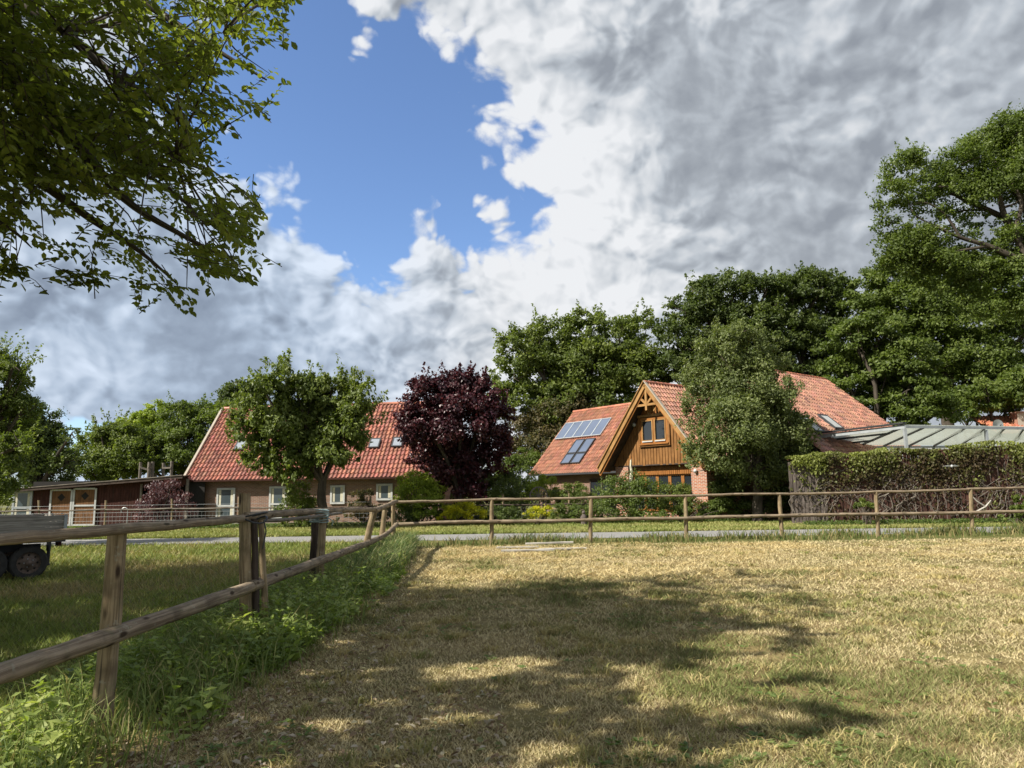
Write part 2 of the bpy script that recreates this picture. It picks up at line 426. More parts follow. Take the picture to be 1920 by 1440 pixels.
def _ground(t):
    p = t.n('ShaderNodeNewGeometry').outputs['Position']
    n = t.noise(p, .25, 6, .6); n2 = t.noise(p, 3.0, 8, .7); n3 = t.noise(p, 28, 4, .7)
    c = t.mix(t.mr(n, .35, .65), (.115, .125, .036), (.20, .185, .065))
    c = t.mix(t.mr(n2, .4, .75), c, (.075, .085, .026))
    c = t.mix(t.m('MULTIPLY', t.mr(n3, .4, .7), .5), c, (.05, .05, .02))
    return bsdf(t, c, .95, .1, bump=n3, bstr=.8, bdist=.04)
M_GROUND = mat('meadow_ground', _ground)
def _field(t):
    p = t.n('ShaderNodeNewGeometry').outputs['Position']
    n = t.noise(p, .30, 6, .6, .5); n2 = t.noise(p, 2.2, 8, .7); n3 = t.noise(p, 40, 4, .75)
    mp = t.n('ShaderNodeMapping'); mp.inputs['Scale'].default_value = (.5, 3.2, 1); t.put(mp.inputs[0], p)
    n4 = t.noise(mp.outputs[0], 1.2, 6, .65, .6)
    c = t.mix(t.mr(n, .38, .62), (.30, .225, .10), (.19, .165, .06))
    c = t.mix(t.m('MULTIPLY', t.mr(n2, .42, .7), .6), c, (.16, .12, .065))
    c = t.mix(t.m('MULTIPLY', t.mr(n4, .5, .68), .55), c, (.42, .34, .16))
    c = t.mix(t.m('MULTIPLY', t.mr(n3, .45, .7), .7), c, (.075, .058, .03))
    return bsdf(t, c, .95, .1, bump=t.m('ADD', n3, t.m('MULTIPLY', n4, 2.0)), bstr=.9, bdist=.03)
M_FIELD = mat('dry_field_soil', _field)
def _asphalt(t):
    p = t.n('ShaderNodeNewGeometry').outputs['Position']
    n = t.noise(p, 90, 3); n2 = t.noise(p, .8, 5)
    c = t.mix(n2, (.25, .245, .235), (.33, .32, .30)); c = t.mix(t.mr(n, .4, .7), c, (.13, .13, .13))
    return bsdf(t, c, .9, .2, bump=n, bstr=.4, bdist=.01)
M_ROAD = mat('old_pale_asphalt', _asphalt)

# ------------------------------------------------------------------ ground, field and lane
def sheet(name, x0, x1, y0, y1, z, m, nx=2, ny=2, edge=0.0, hfn=None):
    xs = np.linspace(x0, x1, nx); ys = np.linspace(y0, y1, ny)
    X, Y = np.meshgrid(xs, ys, indexing='ij'); X = X.copy(); Y = Y.copy()
    if edge:
        Y[:, 0] += (fnoise(X[:, 0], X[:, 0] * 0, .9, 3) - .5) * edge
        Y[:, -1] += (fnoise(X[:, 0], X[:, 0] * 0, .9, 8) - .5) * edge
    Z = np.full_like(X, z) + (hfn(X, Y) if hfn else 0)
    V = np.stack([X, Y, Z], -1).reshape(-1, 3)
    I = np.arange(nx * ny).reshape(nx, ny)
    Fq = np.stack([I[:-1, :-1], I[1:, :-1], I[1:, 1:], I[:-1, 1:]], -1).reshape(-1, 4)
    o = np_mesh(name, V, Fq, m); o['kind'] = 'structure'; return o
sheet('ground', -1500, 1500, -300, 3000, 0, M_GROUND)
def bumps(X, Y):
    return .05 * fnoise(X, Y, .8, 5) * np.clip((Y - 1) / 3, 0, 1) * np.clip((21.5 - Y) / 3, 0, 1) * np.clip((X + 2.6) / 1.5, 0, 1)
sheet('dry_field', -2.7, 32, -4, 21.6, .004, M_FIELD, 260, 220, .0, bumps)
sheet('road', -90, 90, 24.9, 28.3, .008, M_ROAD, 400, 2, .35)

# ------------------------------------------------------------------ grass
def blades(X, Y, h, wd, lean, C, Z=None, curl=False, ldir=None):
    n = len(X); a = rng.random(n) * 2 * math.pi
    la = rng.random(n) * 2 * math.pi if ldir is None else ldir + rng.normal(0, .5, n)
    Z = np.zeros(n) if Z is None else Z
    sx = np.cos(a) * wd / 2; sy = np.sin(a) * wd / 2
    lx = np.cos(la) * lean * h; ly = np.sin(la) * lean * h
    if not curl:
        V = np.stack([np.stack([X - sx, Y - sy, Z], -1), np.stack([X + sx, Y + sy, Z], -1), np.stack([X + lx, Y + ly, Z + h], -1)], 1).reshape(-1, 3)
        return V, np.arange(3 * n).reshape(-1, 3), np.repeat(C, 3, 0)
    V = np.stack([np.stack([X - sx, Y - sy, Z], -1), np.stack([X + sx, Y + sy, Z], -1),
                  np.stack([X + lx * .35 + sx * .8, Y + ly * .35 + sy * .8, Z + h * .6], -1), np.stack([X + lx * .35 - sx * .8, Y + ly * .35 - sy * .8, Z + h * .6], -1),
                  np.stack([X + lx, Y + ly, Z + h * (1 - .25 * lean)], -1)], 1).reshape(-1, 3)
    I = np.arange(n)[:, None] * 5
    return V, [I + np.array([[0, 1, 2, 3]]), I + np.array([[3, 2, 4]])], np.repeat(C, 5, 0)
def pal(t, stops):
    """t (n,), stops list of (pos, rgb)"""
    p = [s[0] for s in stops]; c = np.array([s[1] for s in stops])
    return np.stack([np.interp(t, p, c[:, i]) for i in range(3)], -1)
def scatter_wedge(n, y0, y1, x_lo, x_hi, margin=1.06, power=1.0):
    """positions with density falling as 1/Y^2 inside the visible wedge (a little wider than it)"""
    Y = y0 * (y1 / y0) ** rng.random(n)
    X = (rng.random(n) * 2 - 1) * Y * .74 * margin
    k = (X > x_lo(Y)) & (X < x_hi(Y)); return X[k], Y[k]
fence_x = lambda Y: np.interp(Y, [0, 5, 8, 12, 16.5, 22], [-2.8, -2.85, -2.9, -3.1, -3.35, -3.5])
# dry mown field
X, Y = scatter_wedge(620000, 2.9, 22.3, lambda y: fence_x(y) + .5, lambda y: y * 0 + 40, 1.12)
g1 = fnoise(X, Y, .45, 1); g2 = fnoise(X, Y, 2.1, 4); g3 = fnoise(X * .5, Y * 2.6, .9, 9)
green = np.clip((g1 - .5) * 2.6 + (g2 - .5) * 1.5 + .24 + .12 * np.exp(-((Y - 9) / 3.5) ** 2) * (X < 4) - .2 * (Y > 14) - .16 * np.clip((X - 2.2) / 1.5, 0, 1), 0, 1)
t_ = np.clip(green + rng.normal(0, .28, len(X)), 0, 1); bare = (fnoise(X, Y, 1.7, 19) > .66) & (rng.random(len(X)) < .75)
C = pal(t_, [(0, (.66, .56, .33)), (.3, (.55, .46, .25)), (.55, (.38, .345, .155)), (.8, (.23, .245, .09)), (1, (.16, .19, .06))])
C *= (rng.random((len(X), 1)) * .6 + .65)
brown = rng.random(len(X)) < .16; C[brown] = np.array((.20, .135, .075)) * (rng.random((brown.sum(), 1)) * .7 + .5)
hh = (.015 + .023 * rng.random(len(X))) * (1 + .35 * (Y / 10)) * (.7 + .8 * green)
wd = .0028 + .0010 * Y
V, Fq, Cc = blades(X, Y, hh, wd, .5 + 1.3 * rng.random(len(X)), C, Z=bumps(X, Y))
nb_ = ~bare; V = V.reshape(-1, 3, 3)[nb_].reshape(-1, 3); Cc = Cc.reshape(-1, 3, 3)[nb_].reshape(-1, 3); Fq = np.arange(len(V)).reshape(-1, 3)
tag(np_mesh('dry_grass', V, Fq, M_DRY, colr=Cc), 'short mown straw-coloured grass over the paddock in front', 'grass', kind='stuff')
n = 1500; X0, Y0 = scatter_wedge(n, 3.0, 21.5, lambda y: fence_x(y) + .7, lambda y: y * 0 + 40, 1.1); q = 34
tn_ = fnoise(X0, Y0, .7, 14); kk_ = rng.random(len(X0)) < np.clip((tn_ - .35) * 3, .05, 1); X0 = X0[kk_]; Y0 = Y0[kk_]
X = np.repeat(X0, q) + rng.normal(0, .035, len(X0) * q) * (1 + np.repeat(Y0, q) / 14); Y = np.repeat(Y0, q) + rng.normal(0, .035, len(X0) * q) * (1 + np.repeat(Y0, q) / 14)
C = pal(np.clip(np.repeat(rng.random(len(X0)), q) * .7 + rng.normal(.15, .15, len(X)), 0, 1), [(0, (.52, .42, .20)), (.5, (.38, .33, .135)), (1, (.18, .21, .06))])
V, Fq, Cc = blades(X, Y, .05 + .06 * rng.random(len(X)), .004 + .0010 * Y, .6 + 1.0 * rng.random(len(X)), C, Z=bumps(X, Y), curl=True)
tag(np_mesh('grass_tufts', V, Fq, M_DRY, colr=Cc), 'small tufts of longer grass standing out of the mown paddock', 'grass', kind='stuff')
# cut hay lying in wavy rows
n = 90000
Y = 12.5 + 9.4 * rng.random(n) ** .75; X = (rng.random(n) * 2 - 1) * Y * .80
k = X > fence_x(Y) + 1.5; X = X[k]; Y = Y[k]
rows = fnoise(X * .35, Y * 1.5, 1.3, 12); k = rng.random(len(X)) < np.clip((rows - .50) * 6, 0, 1); X = X[k]; Y = Y[k]; rows = rows[k]
C = pal(rng.random(len(X)), [(0, (.34, .26, .11)), (.5, (.58, .46, .22)), (1, (.72, .60, .33))])
V, Fq, Cc = blades(X, Y, .04 + .05 * rng.random(len(X)), .014 + .008 * rng.random(len(X)), 1.2 + 2.0 * rng.random(len(X)), C, Z=np.clip((rows - .50) * .35, 0, .06) * rng.random(len(X)))
tag(np_mesh('cut_hay', V, Fq, M_DRY, colr=Cc), 'yellow cut hay lying in wavy rows before the far rail fence', 'hay', kind='stuff')
# green lawn left of the side fence
X, Y = scatter_wedge(150000, 5.2, 24.7, lambda y: y * 0 - 40, lambda y: fence_x(y) - .2, 1.15)
g1 = fnoise(X, Y, .5, 21); g2 = fnoise(X, Y, 2.5, 24)
t_ = np.clip((g1 - .5) * 1.8 + (g2 - .5) * 1.4 + .52 + rng.normal(0, .22, len(X)) + .12 * (Y > 17), 0, 1)
C = pal(t_, [(0, (.32, .26, .13)), (.35, (.30, .275, .10)), (.6, (.255, .28, .08)), (1, (.17, .22, .05))]) * (rng.random((len(X), 1)) * .6 + .7)
V, Fq, Cc = blades(X, Y, (.035 + .04 * rng.random(len(X))) * (1 + Y / 18), .004 + .0012 * Y, .4 + rng.random(len(X)), C)
tag(np_mesh('lawn_grass', V, Fq, M_GRASS, colr=Cc), 'patchy green lawn between the side fence and the trailer', 'grass', kind='stuff')
# verge beyond the lane
n = 90000
Y = 28.3 + 7.5 * rng.random(n) ** 1.4; X = (rng.random(n) * 2 - 1) * Y * .80
t_ = np.clip(fnoise(X, Y * 1.5, .5, 31) * 1.2 - .1 + rng.normal(0, .2, n), 0, 1)
C = pal(t_, [(0, (.42, .38, .17)), (.5, (.30, .32, .10)), (1, (.19, .24, .06))]) * (rng.random((n, 1)) * .5 + .75)
V, Fq, Cc = blades(X, Y, .06 + .08 * rng.random(n), .045 + .03 * rng.random(n), .4 + rng.random(n), C)
tag(np_mesh('verge_grass', V, Fq, M_GRASS, colr=Cc), 'sunlit green grass verge beyond the lane', 'grass', kind='stuff')
# tall grass under the far fence and at the corner
farline = lambda X: 21.9 + (X + 3.5) * .105
n = 34000
X = -4 + 30 * rng.random(n); Y = farline(X) + .25 + rng.normal(0, .55, n) + .6 * rng.random(n)
dn_ = fnoise(X, Y, .8, 41); k = rng.random(n) < np.clip((dn_ - .38) * 3.4, .10, 1); X = X[k]; Y = Y[k]
t_ = rng.random(len(X)); C = pal(t_, [(0, (.36, .29, .14)), (.3, (.24, .22, .09)), (.6, (.13, .17, .05)), (1, (.09, .14, .035))])
hgt = (.07 + .36 * rng.random(len(X)) ** 3.2) * np.clip(.2 + dn_[k] * 1.5, .35, 1.4) * np.interp(X, [-4, 0, 6, 20], [1.1, .8, .8, 1.1])
V, Fq, Cc = blades(X, Y, hgt, .016 + .014 * rng.random(len(X)), .25 + .45 * rng.random(len(X)), C, curl=True)
tag(np_mesh('tall_grass', V, Fq, M_GRASS, colr=Cc), 'uncut tufts of tall grass along the foot of the far rail fence', 'grass', kind='stuff')
n = 17000
Y = 12.5 + 9.5 * rng.random(n) ** .8; wdt = np.interp(Y, [12, 15, 19, 22], [.7, 1.25, 1.1, .8])
X = fence_x(Y) + rng.random(n) * wdt - .3
C = pal(rng.random(n), [(0, (.42, .37, .20)), (.22, (.28, .30, .13)), (.5, (.14, .21, .07)), (1, (.075, .135, .045))])
V, Fq, Cc = blades(X, Y, (.16 + .52 * rng.random(n) ** 1.5) * np.interp(X - fence_x(Y), [-.3, .3, 1.0, 1.6], [.7, 1, .75, .3]), .012 + .014 * rng.random(n), .3 + .6 * rng.random(n), C * (.6 + .8 * rng.random((n, 1))), curl=True)
tag(np_mesh('corner_grass', V, Fq, M_GRASS, colr=Cc), 'tall blue-green grass clump leaning at the fence corner', 'grass', kind='stuff')

# leaves ----------------------------------------------------------
def leaf_faces(P, Dr, N, L, W, fold=.18, six=False):
    Dr = unit(Dr); S = unit(np.cross(Dr, N)); N = np.cross(S, Dr)
    L = np.broadcast_to(L, (len(P),))[:, None]; W = np.broadcast_to(W, (len(P),))[:, None]
    n = len(P)
    if not six:
        V = np.stack([P - Dr * L * .5, P + S * W * .5 + N * W * fold, P + Dr * L * .5, P - S * W * .5 + N * W * fold], 1).reshape(-1, 3)
        return V, np.arange(4 * n).reshape(-1, 4), 4
    V = np.stack([P - Dr * L * .5, P - Dr * L * .15 + S * W * .5 + N * W * fold, P + Dr * L * .2 + S * W * .42 + N * W * fold, P + Dr * L * .5 - N * L * .08,
                  P + Dr * L * .2 - S * W * .42 + N * W * fold, P - Dr * L * .15 - S * W * .5 + N * W * fold], 1).reshape(-1, 3)
    I = np.arange(n)[:, None] * 6
    return V, np.vstack([I + np.array([[0, 1, 2, 3]]), I + np.array([[0, 3, 4, 5]])]), 6

# weeds along the side fence
def weeds():
    V_, F_, C_ = [], [], []; off = 0
    n = 6200
    Y = 2.9 * (19 / 2.9) ** rng.random(n)
    lo = fence_x(Y) - np.interp(Y, [3, 5, 8, 12, 19], [.9, 1.0, .75, .5, .3]); hi = fence_x(Y) + np.interp(Y, [3, 4, 5.2, 6.5, 8, 11, 14, 19], [.6, .65, .7, .75, .75, 1.1, 1.15, .6])
    u = rng.random(n) ; X = lo + (hi - lo) * u
    dens_ = fnoise(X, Y, 1.5, 51); thin = np.interp(X - fence_x(Y), [-.9, -.2, .5, 1.3], [1, 1, 1, .35]) * np.interp(Y, [3, 5, 7, 9], [.40, .42, .8, 1]) * np.where((X > fence_x(Y) + .12) & (Y < 6.8), .5, 1)
    k = rng.random(n) < np.clip((dens_ - .28) * 3.4, .08, 1) * thin
    X = X[k]; Y = Y[k]; n = len(X)
    off_f = np.abs(X - fence_x(Y) - .1)
    h = (.12 + .38 * rng.random(n) ** 1.3) * np.interp(off_f, [0, .5, 1.1], [1.05, .95, .5]) * np.interp(Y, [3, 6, 9, 12, 19], [.75, .8, 1.15, 1.05, .9])
    base_t = np.clip(fnoise(X, Y, 1.1, 61) + rng.normal(0, .12, n), 0, 1)
    for i in range(n):
        m = int(rng.integers(7, 13)); s = np.sort(rng.random(m)) * .85 + .15
        a0 = rng.random() * 6.28; lean = rng.normal(0, .16, 2)
        ang = a0 + np.arange(m) * 2.4
        big_ = rng.random() < .12
        rr = (.03 + .03 * rng.random(m)) * (1.4 - .6 * s)
        P = np.stack([X[i] + lean[0] * h[i] * s + np.cos(ang) * rr, Y[i] + lean[1] * h[i] * s + np.sin(ang) * rr, h[i] * s], -1)
        Dr = np.stack([np.cos(ang), np.sin(ang), rng.normal(.25, .35, m)], -1)
        N = np.stack([rng.normal(0, .25, m), rng.normal(0, .25, m), np.ones(m)], -1)
        L = (.065 + .04 * rng.random(m)) * (1.3 - .5 * s) * (1.5 if big_ else 1)
        V, Fq, kk = leaf_faces(P, Dr, N, L, L * (.62 if big_ else .42))
        V_.append(V); F_.append(Fq + off); off += len(V)
        c = pal(np.clip(base_t[i] + rng.normal(0, .1, m), 0, 1), [(0, (.12, .17, .04)), (.5, (.24, .31, .075)), (1, (.42, .46, .16))])
        C_.append(np.repeat(c, 4, 0))
    V = np.vstack(V_); C = np.vstack(C_)
    # stems as thin blades
    Vb, Fb, Cb = blades(X, Y, h, np.full(n, .006), np.full(n, .1), np.tile((.14, .18, .06), (n, 1)))
    tag(np_mesh('weeds', np.vstack([V, Vb]), [np.vstack(F_), Fb + len(V)], M_LEAF, colr=np.vstack([C, Cb])), 'leafy green weeds growing under the side fence', 'weeds', kind='stuff')
    n = 30000
    Y = 3.0 * (20 / 3.0) ** rng.random(n)
    X = fence_x(Y) + rng.normal(-.02, .33, n)
    k = rng.random(n) < np.interp(Y, [3, 5.5, 8, 20], [.16, .3, 1, 1]); X = X[k]; Y = Y[k]; n = len(X)
    C = pal(rng.random(n), [(0, (.40, .34, .17)), (.25, (.22, .27, .08)), (1, (.11, .17, .04))])
    V, Fq, Cc = blades(X, Y, (.12 + .4 * rng.random(n) ** 1.4) * np.interp(Y, [3, 6, 9], [.7, .85, 1.1]), .005 + .0008 * Y, .3 + .5 * rng.random(n), C, curl=True)
    tag(np_mesh('fence_grass', V, Fq, M_GRASS, colr=Cc), 'long grass blades mixed in the weeds under the side fence', 'grass', kind='stuff')
weeds()
# fallen leaves and small ground plants in the near field
n = 10000
X, Y = scatter_wedge(n, 2.9, 12, lambda y: fence_x(y) - 1.0, lambda y: fence_x(y) + 1.6 + (y < 6) * 1.2, 1.1)
n = len(X)
P = np.stack([X, Y, bumps(X, Y) + .015 + .02 * rng.random(n)], -1)
V, Fq, kk = leaf_faces(P, rng.normal(0, 1, (n, 3)) * (1, 1, .25), rng.normal(0, .35, (n, 3)) + (0, 0, 1), .035 + .035 * rng.random(n), .02 + .014 * rng.random(n), .25, True)
C = pal(rng.random(n), [(0, (.15, .10, .06)), (.4, (.30, .22, .14)), (.75, (.50, .43, .33)), (1, (.18, .21, .08))])
tag(np_mesh('fallen_leaves', V, Fq, M_DRY, colr=np.repeat(C, 6, 0)), 'dry brown fallen leaves scattered near the first fence post', 'leaf litter', kind='stuff')
n = 2600
X, Y = scatter_wedge(n, 3, 11, lambda y: fence_x(y) + .8, lambda y: y * 0 + 7, 1.1); k = rng.random(len(X)) < np.clip((fnoise(X, Y, 1.3, 77) - .5) * 6, 0, 1); X = X[k]; Y = Y[k]
n = len(X); m = 5
XX = np.repeat(X, m); YY = np.repeat(Y, m); an = rng.random(n * m) * 6.28
P = np.stack([XX + np.cos(an) * .03, YY + np.sin(an) * .03, bumps(XX, YY) + .03], -1)
V, Fq, kk = leaf_faces(P, np.stack([np.cos(an), np.sin(an), an * 0 + .25], -1), rng.normal(0, .2, (n * m, 3)) + (0, 0, 1), .06, .028, .2)
C = pal(rng.random(n * m), [(0, (.12, .17, .05)), (1, (.20, .26, .08))])
tag(np_mesh('ground_weeds', V, Fq, M_LEAF, colr=np.repeat(C, 4, 0)), 'low green rosettes dotted in the dry paddock grass', 'weeds', kind='stuff')

# ------------------------------------------------------------------ side fence
def post(mb, base, top, r, n=10, chamfer=True):
    base = np.asarray(base, float); top = np.asarray(top, float)
    base = base - (top - base) * .12
    P = [base + (top - base) * t for t in np.linspace(0, 1, 9)]
    for p in P[1:-1]: p[:2] += rng.normal(0, r * .06, 2)
    R = [r * (1.08 - .12 * t) for t in np.linspace(0, 1, 9)]
    mb.tube(P, R, n, True, .10)
sf = empty('side_fence', (-3, 6, 0))
tag(sf, 'nearest round-pole fence with leaning posts running away along the weeds', 'fence')
def add_post(parent, base, top, r, m, label=None):
    mb = MB(); post(mb, base, top, r); o = mb.build('post', m, parent, smooth=True)
    if label: o['label'] = label
    return o
add_post(sf, gnd(190, 1375), at(220, 1000, 5.23), .068, M_POST, 'thick split post nearest the viewer')
add_post(sf, (-2.86, 7.96, 0), at(459, 925, 7.96), .062, M_POST, 'tall post standing above the top rail')
add_post(sf, (-2.76, 8.0, 0), at(477, 973, 8.0), .036, M_DARKWOOD)
add_post(sf, (-2.70, 8.15, 0), at(489, 975, 8.15), .034, M_POST)
add_post(sf, at(584, 1115, 11.9), at(592, 968, 11.9), .062, M_DARKWOOD)
add_post(sf, at(596, 1118, 11.6), at(606, 966, 11.6), .062, M_POST)
add_post(sf, at(676, 1062, 16.6), at(702, 958, 16.6), .075, M_POST, 'post leaning away to the right')
add_post(sf, at(712, 1040, 19.2), at(722, 955, 19.2), .07, M_POST)
add_post(sf, gnd(738, 1027), at(737, 938, 21.7), .062, M_POST)
top_path = [at(-420, 1066, 2.9), at(-150, 1030, 3.5), at(0, 1012, 4.15), at(225, 993, 5.1), at(460, 972, 7.9), at(590, 961, 11.6), at(702, 957, 16.4), at(722, 950, 19.2), at(742, 940, 21.6)]
low_path = [at(-420, 1425, 2.8), at(-150, 1322, 3.45), at(0, 1265, 4.0), at(200, 1195, 5.08), at(470, 1100, 7.85), at(618, 1045, 11.5), at(690, 1018, 16.4), at(722, 1003, 19.1), at(744, 983, 21.6)]
def rail(parent, path, r0, r1, m, k=7, wob=.0022):
    P = smooth_path(path, k); P[1:-1] += rng.normal(0, wob, P[1:-1].shape)
    R = np.linspace(r0, r1, len(P)) * (1 + .04 * np.sin(np.arange(len(P)) * 1.3))
    mb = MB(); mb.tube(P, R, 10, True, .07); return mb.build('rail', m, parent, smooth=True)
rail(sf, top_path[:5], .030, .042, M_RAIL); rail(sf, [p + (0, .0, .02) for p in top_path[4:7]], .048, .052, M_RAIL); rail(sf, top_path[6:], .07, .06, M_RAIL)
rail(sf, low_path[:5], .052, .062, M_RAIL); rail(sf, low_path[4:7], .062, .066, M_RAIL); rail(sf, low_path[6:], .068, .062, M_RAIL)
mb = MB()   # rope loop round the post group and the thin split spar above the rail
c0 = at(472, 975, 7.9)
ang = np.linspace(0, 2 * math.pi, 17)
mb.tube([c0 + np.array([.16 * math.cos(a) , .12 * math.sin(a), .035 * math.sin(2 * a)]) for a in ang], .011, 6, False)
mb.tube([c0 + np.array([.14 * math.cos(a) + .02, .11 * math.sin(a), .05 + .03 * math.cos(a)]) for a in ang], .009, 6, False)
mb.tube([c0 + (.15, -.05, 0), c0 + (.18, -.06, -.12), c0 + (.15, -.06, -.3)], .008, 5)
mb.build('rope', M_DARKMETAL, sf, smooth=True)
mb = MB()
c1 = at(602, 966, 11.6)
for k_ in range(6):
    z = -.10 + .035 * k_
    mb.tube([c1 + np.array([.155 * math.cos(a) - .03, .1 * math.sin(a), z + .012 * math.sin(a * 2 + k_)]) for a in ang], .008, 5, False)
mb.tube([c1 + (.12, -.1, -.03), c1 + (.22, -.1, -.09), c1 + (.2, -.1, -.16)], .007, 5)
tag(mb.build('twine_binding', M_TWINE, sf, smooth=True), 'pale baling twine wound round the paired posts')
mb = MB(); mb.tube(smooth_path([at(446, 976, 7.95), at(540, 974, 9.6), at(640, 962, 13)], 6), [.025] * 13, 7, True, .2)
mb.build('rail', M_GREYWOOD, sf, smooth=True)

# ------------------------------------------------------------------ far fence
ff = empty('far_fence', (5, 22.8, 0))
tag(ff, 'two-rail round-pole fence crossing the whole field before the lane', 'fence')
xs = [922, 1107, 1287, 1467, 1648, 1824, 2003, 2185]
tops = [936, 933, 930, 926, 922, 917, 913, 909]; lows = [978, 975, 972, 967, 964, 961, 957, 953]
lean = [0, 1, -2, -6, -6, -4, 2, 0]
TP = [at(742, 941, 21.6)]; LP = [at(744, 984, 21.6)]
for x, ty, ly, le in zip(xs, tops, lows, lean):
    px0 = x; Yp = 22.0 + (x - 742) / 1440 * 2.6
    b = gnd(x, 1015); b = np.array([b[0] * Yp / b[1], Yp, 0.0])
    tpt = at(x + le, ty, Yp)
    add_post(ff, b, tpt, .062, M_POST)
    TP.append(at(x + le, ty, Yp - .02)); LP.append(at(x, ly, Yp - .09))
for i in range(0, len(TP) - 1):
    for Q, ra in ((TP, .040), (LP, .054)):
        a, b = Q[i], Q[i + 1]; m_ = (a + b) / 2 + (0, 0, rng.normal(0, .012))
        ov = (b - a) * .03
        rail(ff, [a - ov, m_, b + ov], ra * 1.1, ra * .92, M_RAIL, 5, .004)

# ------------------------------------------------------------------ wire fence beyond the lane
wf = empty('wire_fence', (-10, 36, 0)); tag(wf, 'garden fence of thin posts and wire mesh beyond the lane', 'fence')
wposts = [(-60, 940), (75, 938), (197, 938), (323, 935), (447, 933), (571, 932), (695, 930), (820, 928), (945, 927), (1066, 925), (1190, 924)]
prev = None; wm = MB(); 
for x, ty in wposts:
    base = gnd(x, 985); base = np.array([base[0] * 36 / base[1], 36, 0]); tp = at(x + rng.normal(0, 2), ty, 36)
    add_post(wf, base, tp, .055, M_POST)
    if prev is not None:
        for zz in (.25, .45, .65, .85, 1.2): wm.tube([prev[0] * (1, 1, 0) + (0, -.06, zz), base + (0, -.06, zz)], .006, 4, False)
        nn = 18
        for q in range(1, nn):
            p = prev[0] + (base - prev[0]) * q / nn; wm.tube([p + (0, -.06, .05), p + (0, -.06, .86)], .004, 3, False)
        rl = MB(); z1 = 1.02 if x < 600 else .98
        rl.tube([prev[0] + (0, -.08, z1 - .02), (prev[0] + base) / 2 + (0, -.08, z1 - .04), base + (0, -.08, z1)], .04, 7, True, .1); rl.build('rail', M_GREYWOOD if x < 600 else M_DARKWOOD, wf, smooth=True)
    prev = (base, tp)
tag(wm.build('wire_mesh', M_ZINC, wf), kind='stuff')

# ------------------------------------------------------------------ roof of pantiles
def tile_roof(parent, O, e, s, W, Ls, tw=.24, th=.34, base=(.50, .185, .11), skip=None, name='roof', jit=.16):
    """O eave corner, e unit along the eave, s unit up the slope"""
    O = np.asarray(O, float); e = unit(e); s = unit(s); n = np.cross(e, s)
    if n[2] < 0: n = -n
    deck = MB(); deck.poly([O - n * .03, O + e * W - n * .03, O + e * W + s * Ls - n * .03, O + s * Ls - n * .03], .06, n)
    rf = deck.build(name, M_DARKWOOD, parent)
    nc = max(1, round(W / tw)); nr = max(1, round(Ls / th)); tw = W / nc; th = Ls / nr
    u = np.array([0, .12, .3, .5, .68, .84, 1.0]) * tw * 1.02
    hgt = np.array([.040, .008, -.004, .008, .060, .082, .046]) * (tw / .24)
    I, J = np.meshgrid(np.arange(nc), np.arange(nr), indexing='ij'); I = I.ravel(); J = J.ravel()
    if skip is not None:
        cu = (I + .5) * tw; cv = (J + .5) * th; k = ~skip(cu, cv); I = I[k]; J = J[k]
    n_ = len(I); m = len(u)
    z0 = rng.normal(0, .003, n_)
    rows = []
    for vv, lift in ((-.03, .050), (th * 1.0 + .01, .002)):
        U = I[:, None] * tw + u[None]; Vv = (J * th + vv)[:, None] + rng.normal(0, .004, n_)[:, None]; Hh = hgt[None] + lift + z0[:, None]
        rows.append(O + U[..., None] * e + Vv[..., None] * s + Hh[..., None] * n)
    U = I[:, None] * tw + u[None]; Vv = (J * th - .03)[:, None] + np.zeros((n_, 1)); Hh = hgt[None] + .008 + z0[:, None]
    front = O + U[..., None] * e + Vv[..., None] * s + Hh[..., None] * n
    V = np.concatenate([rows[0], rows[1], front], 1).reshape(-1, 3)
    A = np.arange(m - 1)
    f1 = np.stack([A, A + 1, A + 1 + m, A + m], -1); f2 = np.stack([A + 2 * m, A + 1 + 2 * m, A + 1, A], -1)
    fl = np.vstack([f1, f2]); Fq = (np.arange(n_)[:, None, None] * 3 * m + fl[None]).reshape(-1, 4)
    tint = np.array(base) * (1 + rng.normal(0, jit, (n_, 1))) * (1 + rng.normal(0, .05, (n_, 3)))
    tiles = np_mesh('roof_tiles', V, Fq, M_TILE, rf, colr=np.repeat(tint, 3 * m, 0), smooth=False, origin=np.zeros(3) + np.array(_world(parent)))
    tiles['kind'] = 'stuff'; return rf
def _world(o):
    off = np.zeros(3)
    while o is not None: off = off + np.array(o.location); o = o.parent
    return off
def ridge_tiles(parent, A, B, r=.11, base=(.46, .17, .10), name='ridge_tiles'):
    A = np.asarray(A, float); B = np.asarray(B, float); L = np.linalg.norm(B - A); n = max(2, int(L / .33)); d = (B - A) / n
    sd = unit(np.cross(d, (0, 0, 1))); mb = MB()
    for i in range(n):
        p = A + d * i; q = p + d * 1.06; mb.c = tuple(np.array(base) * (1 + rng.normal(0, .15)))
        V = []
        for P, rr in ((p, r * 1.08), (q, r * .96)):
            for a in np.linspace(-.35, math.pi + .35, 9): V.append(P + sd * math.cos(a) * rr + np.array((0, 0, math.sin(a) * rr)))
        mb.add(V, [(k, k + 1, k + 10, k + 9) for k in range(8)] + [tuple(range(9))])
    o = mb.build(name, M_TILE, parent); o['kind'] = 'stuff'; return o

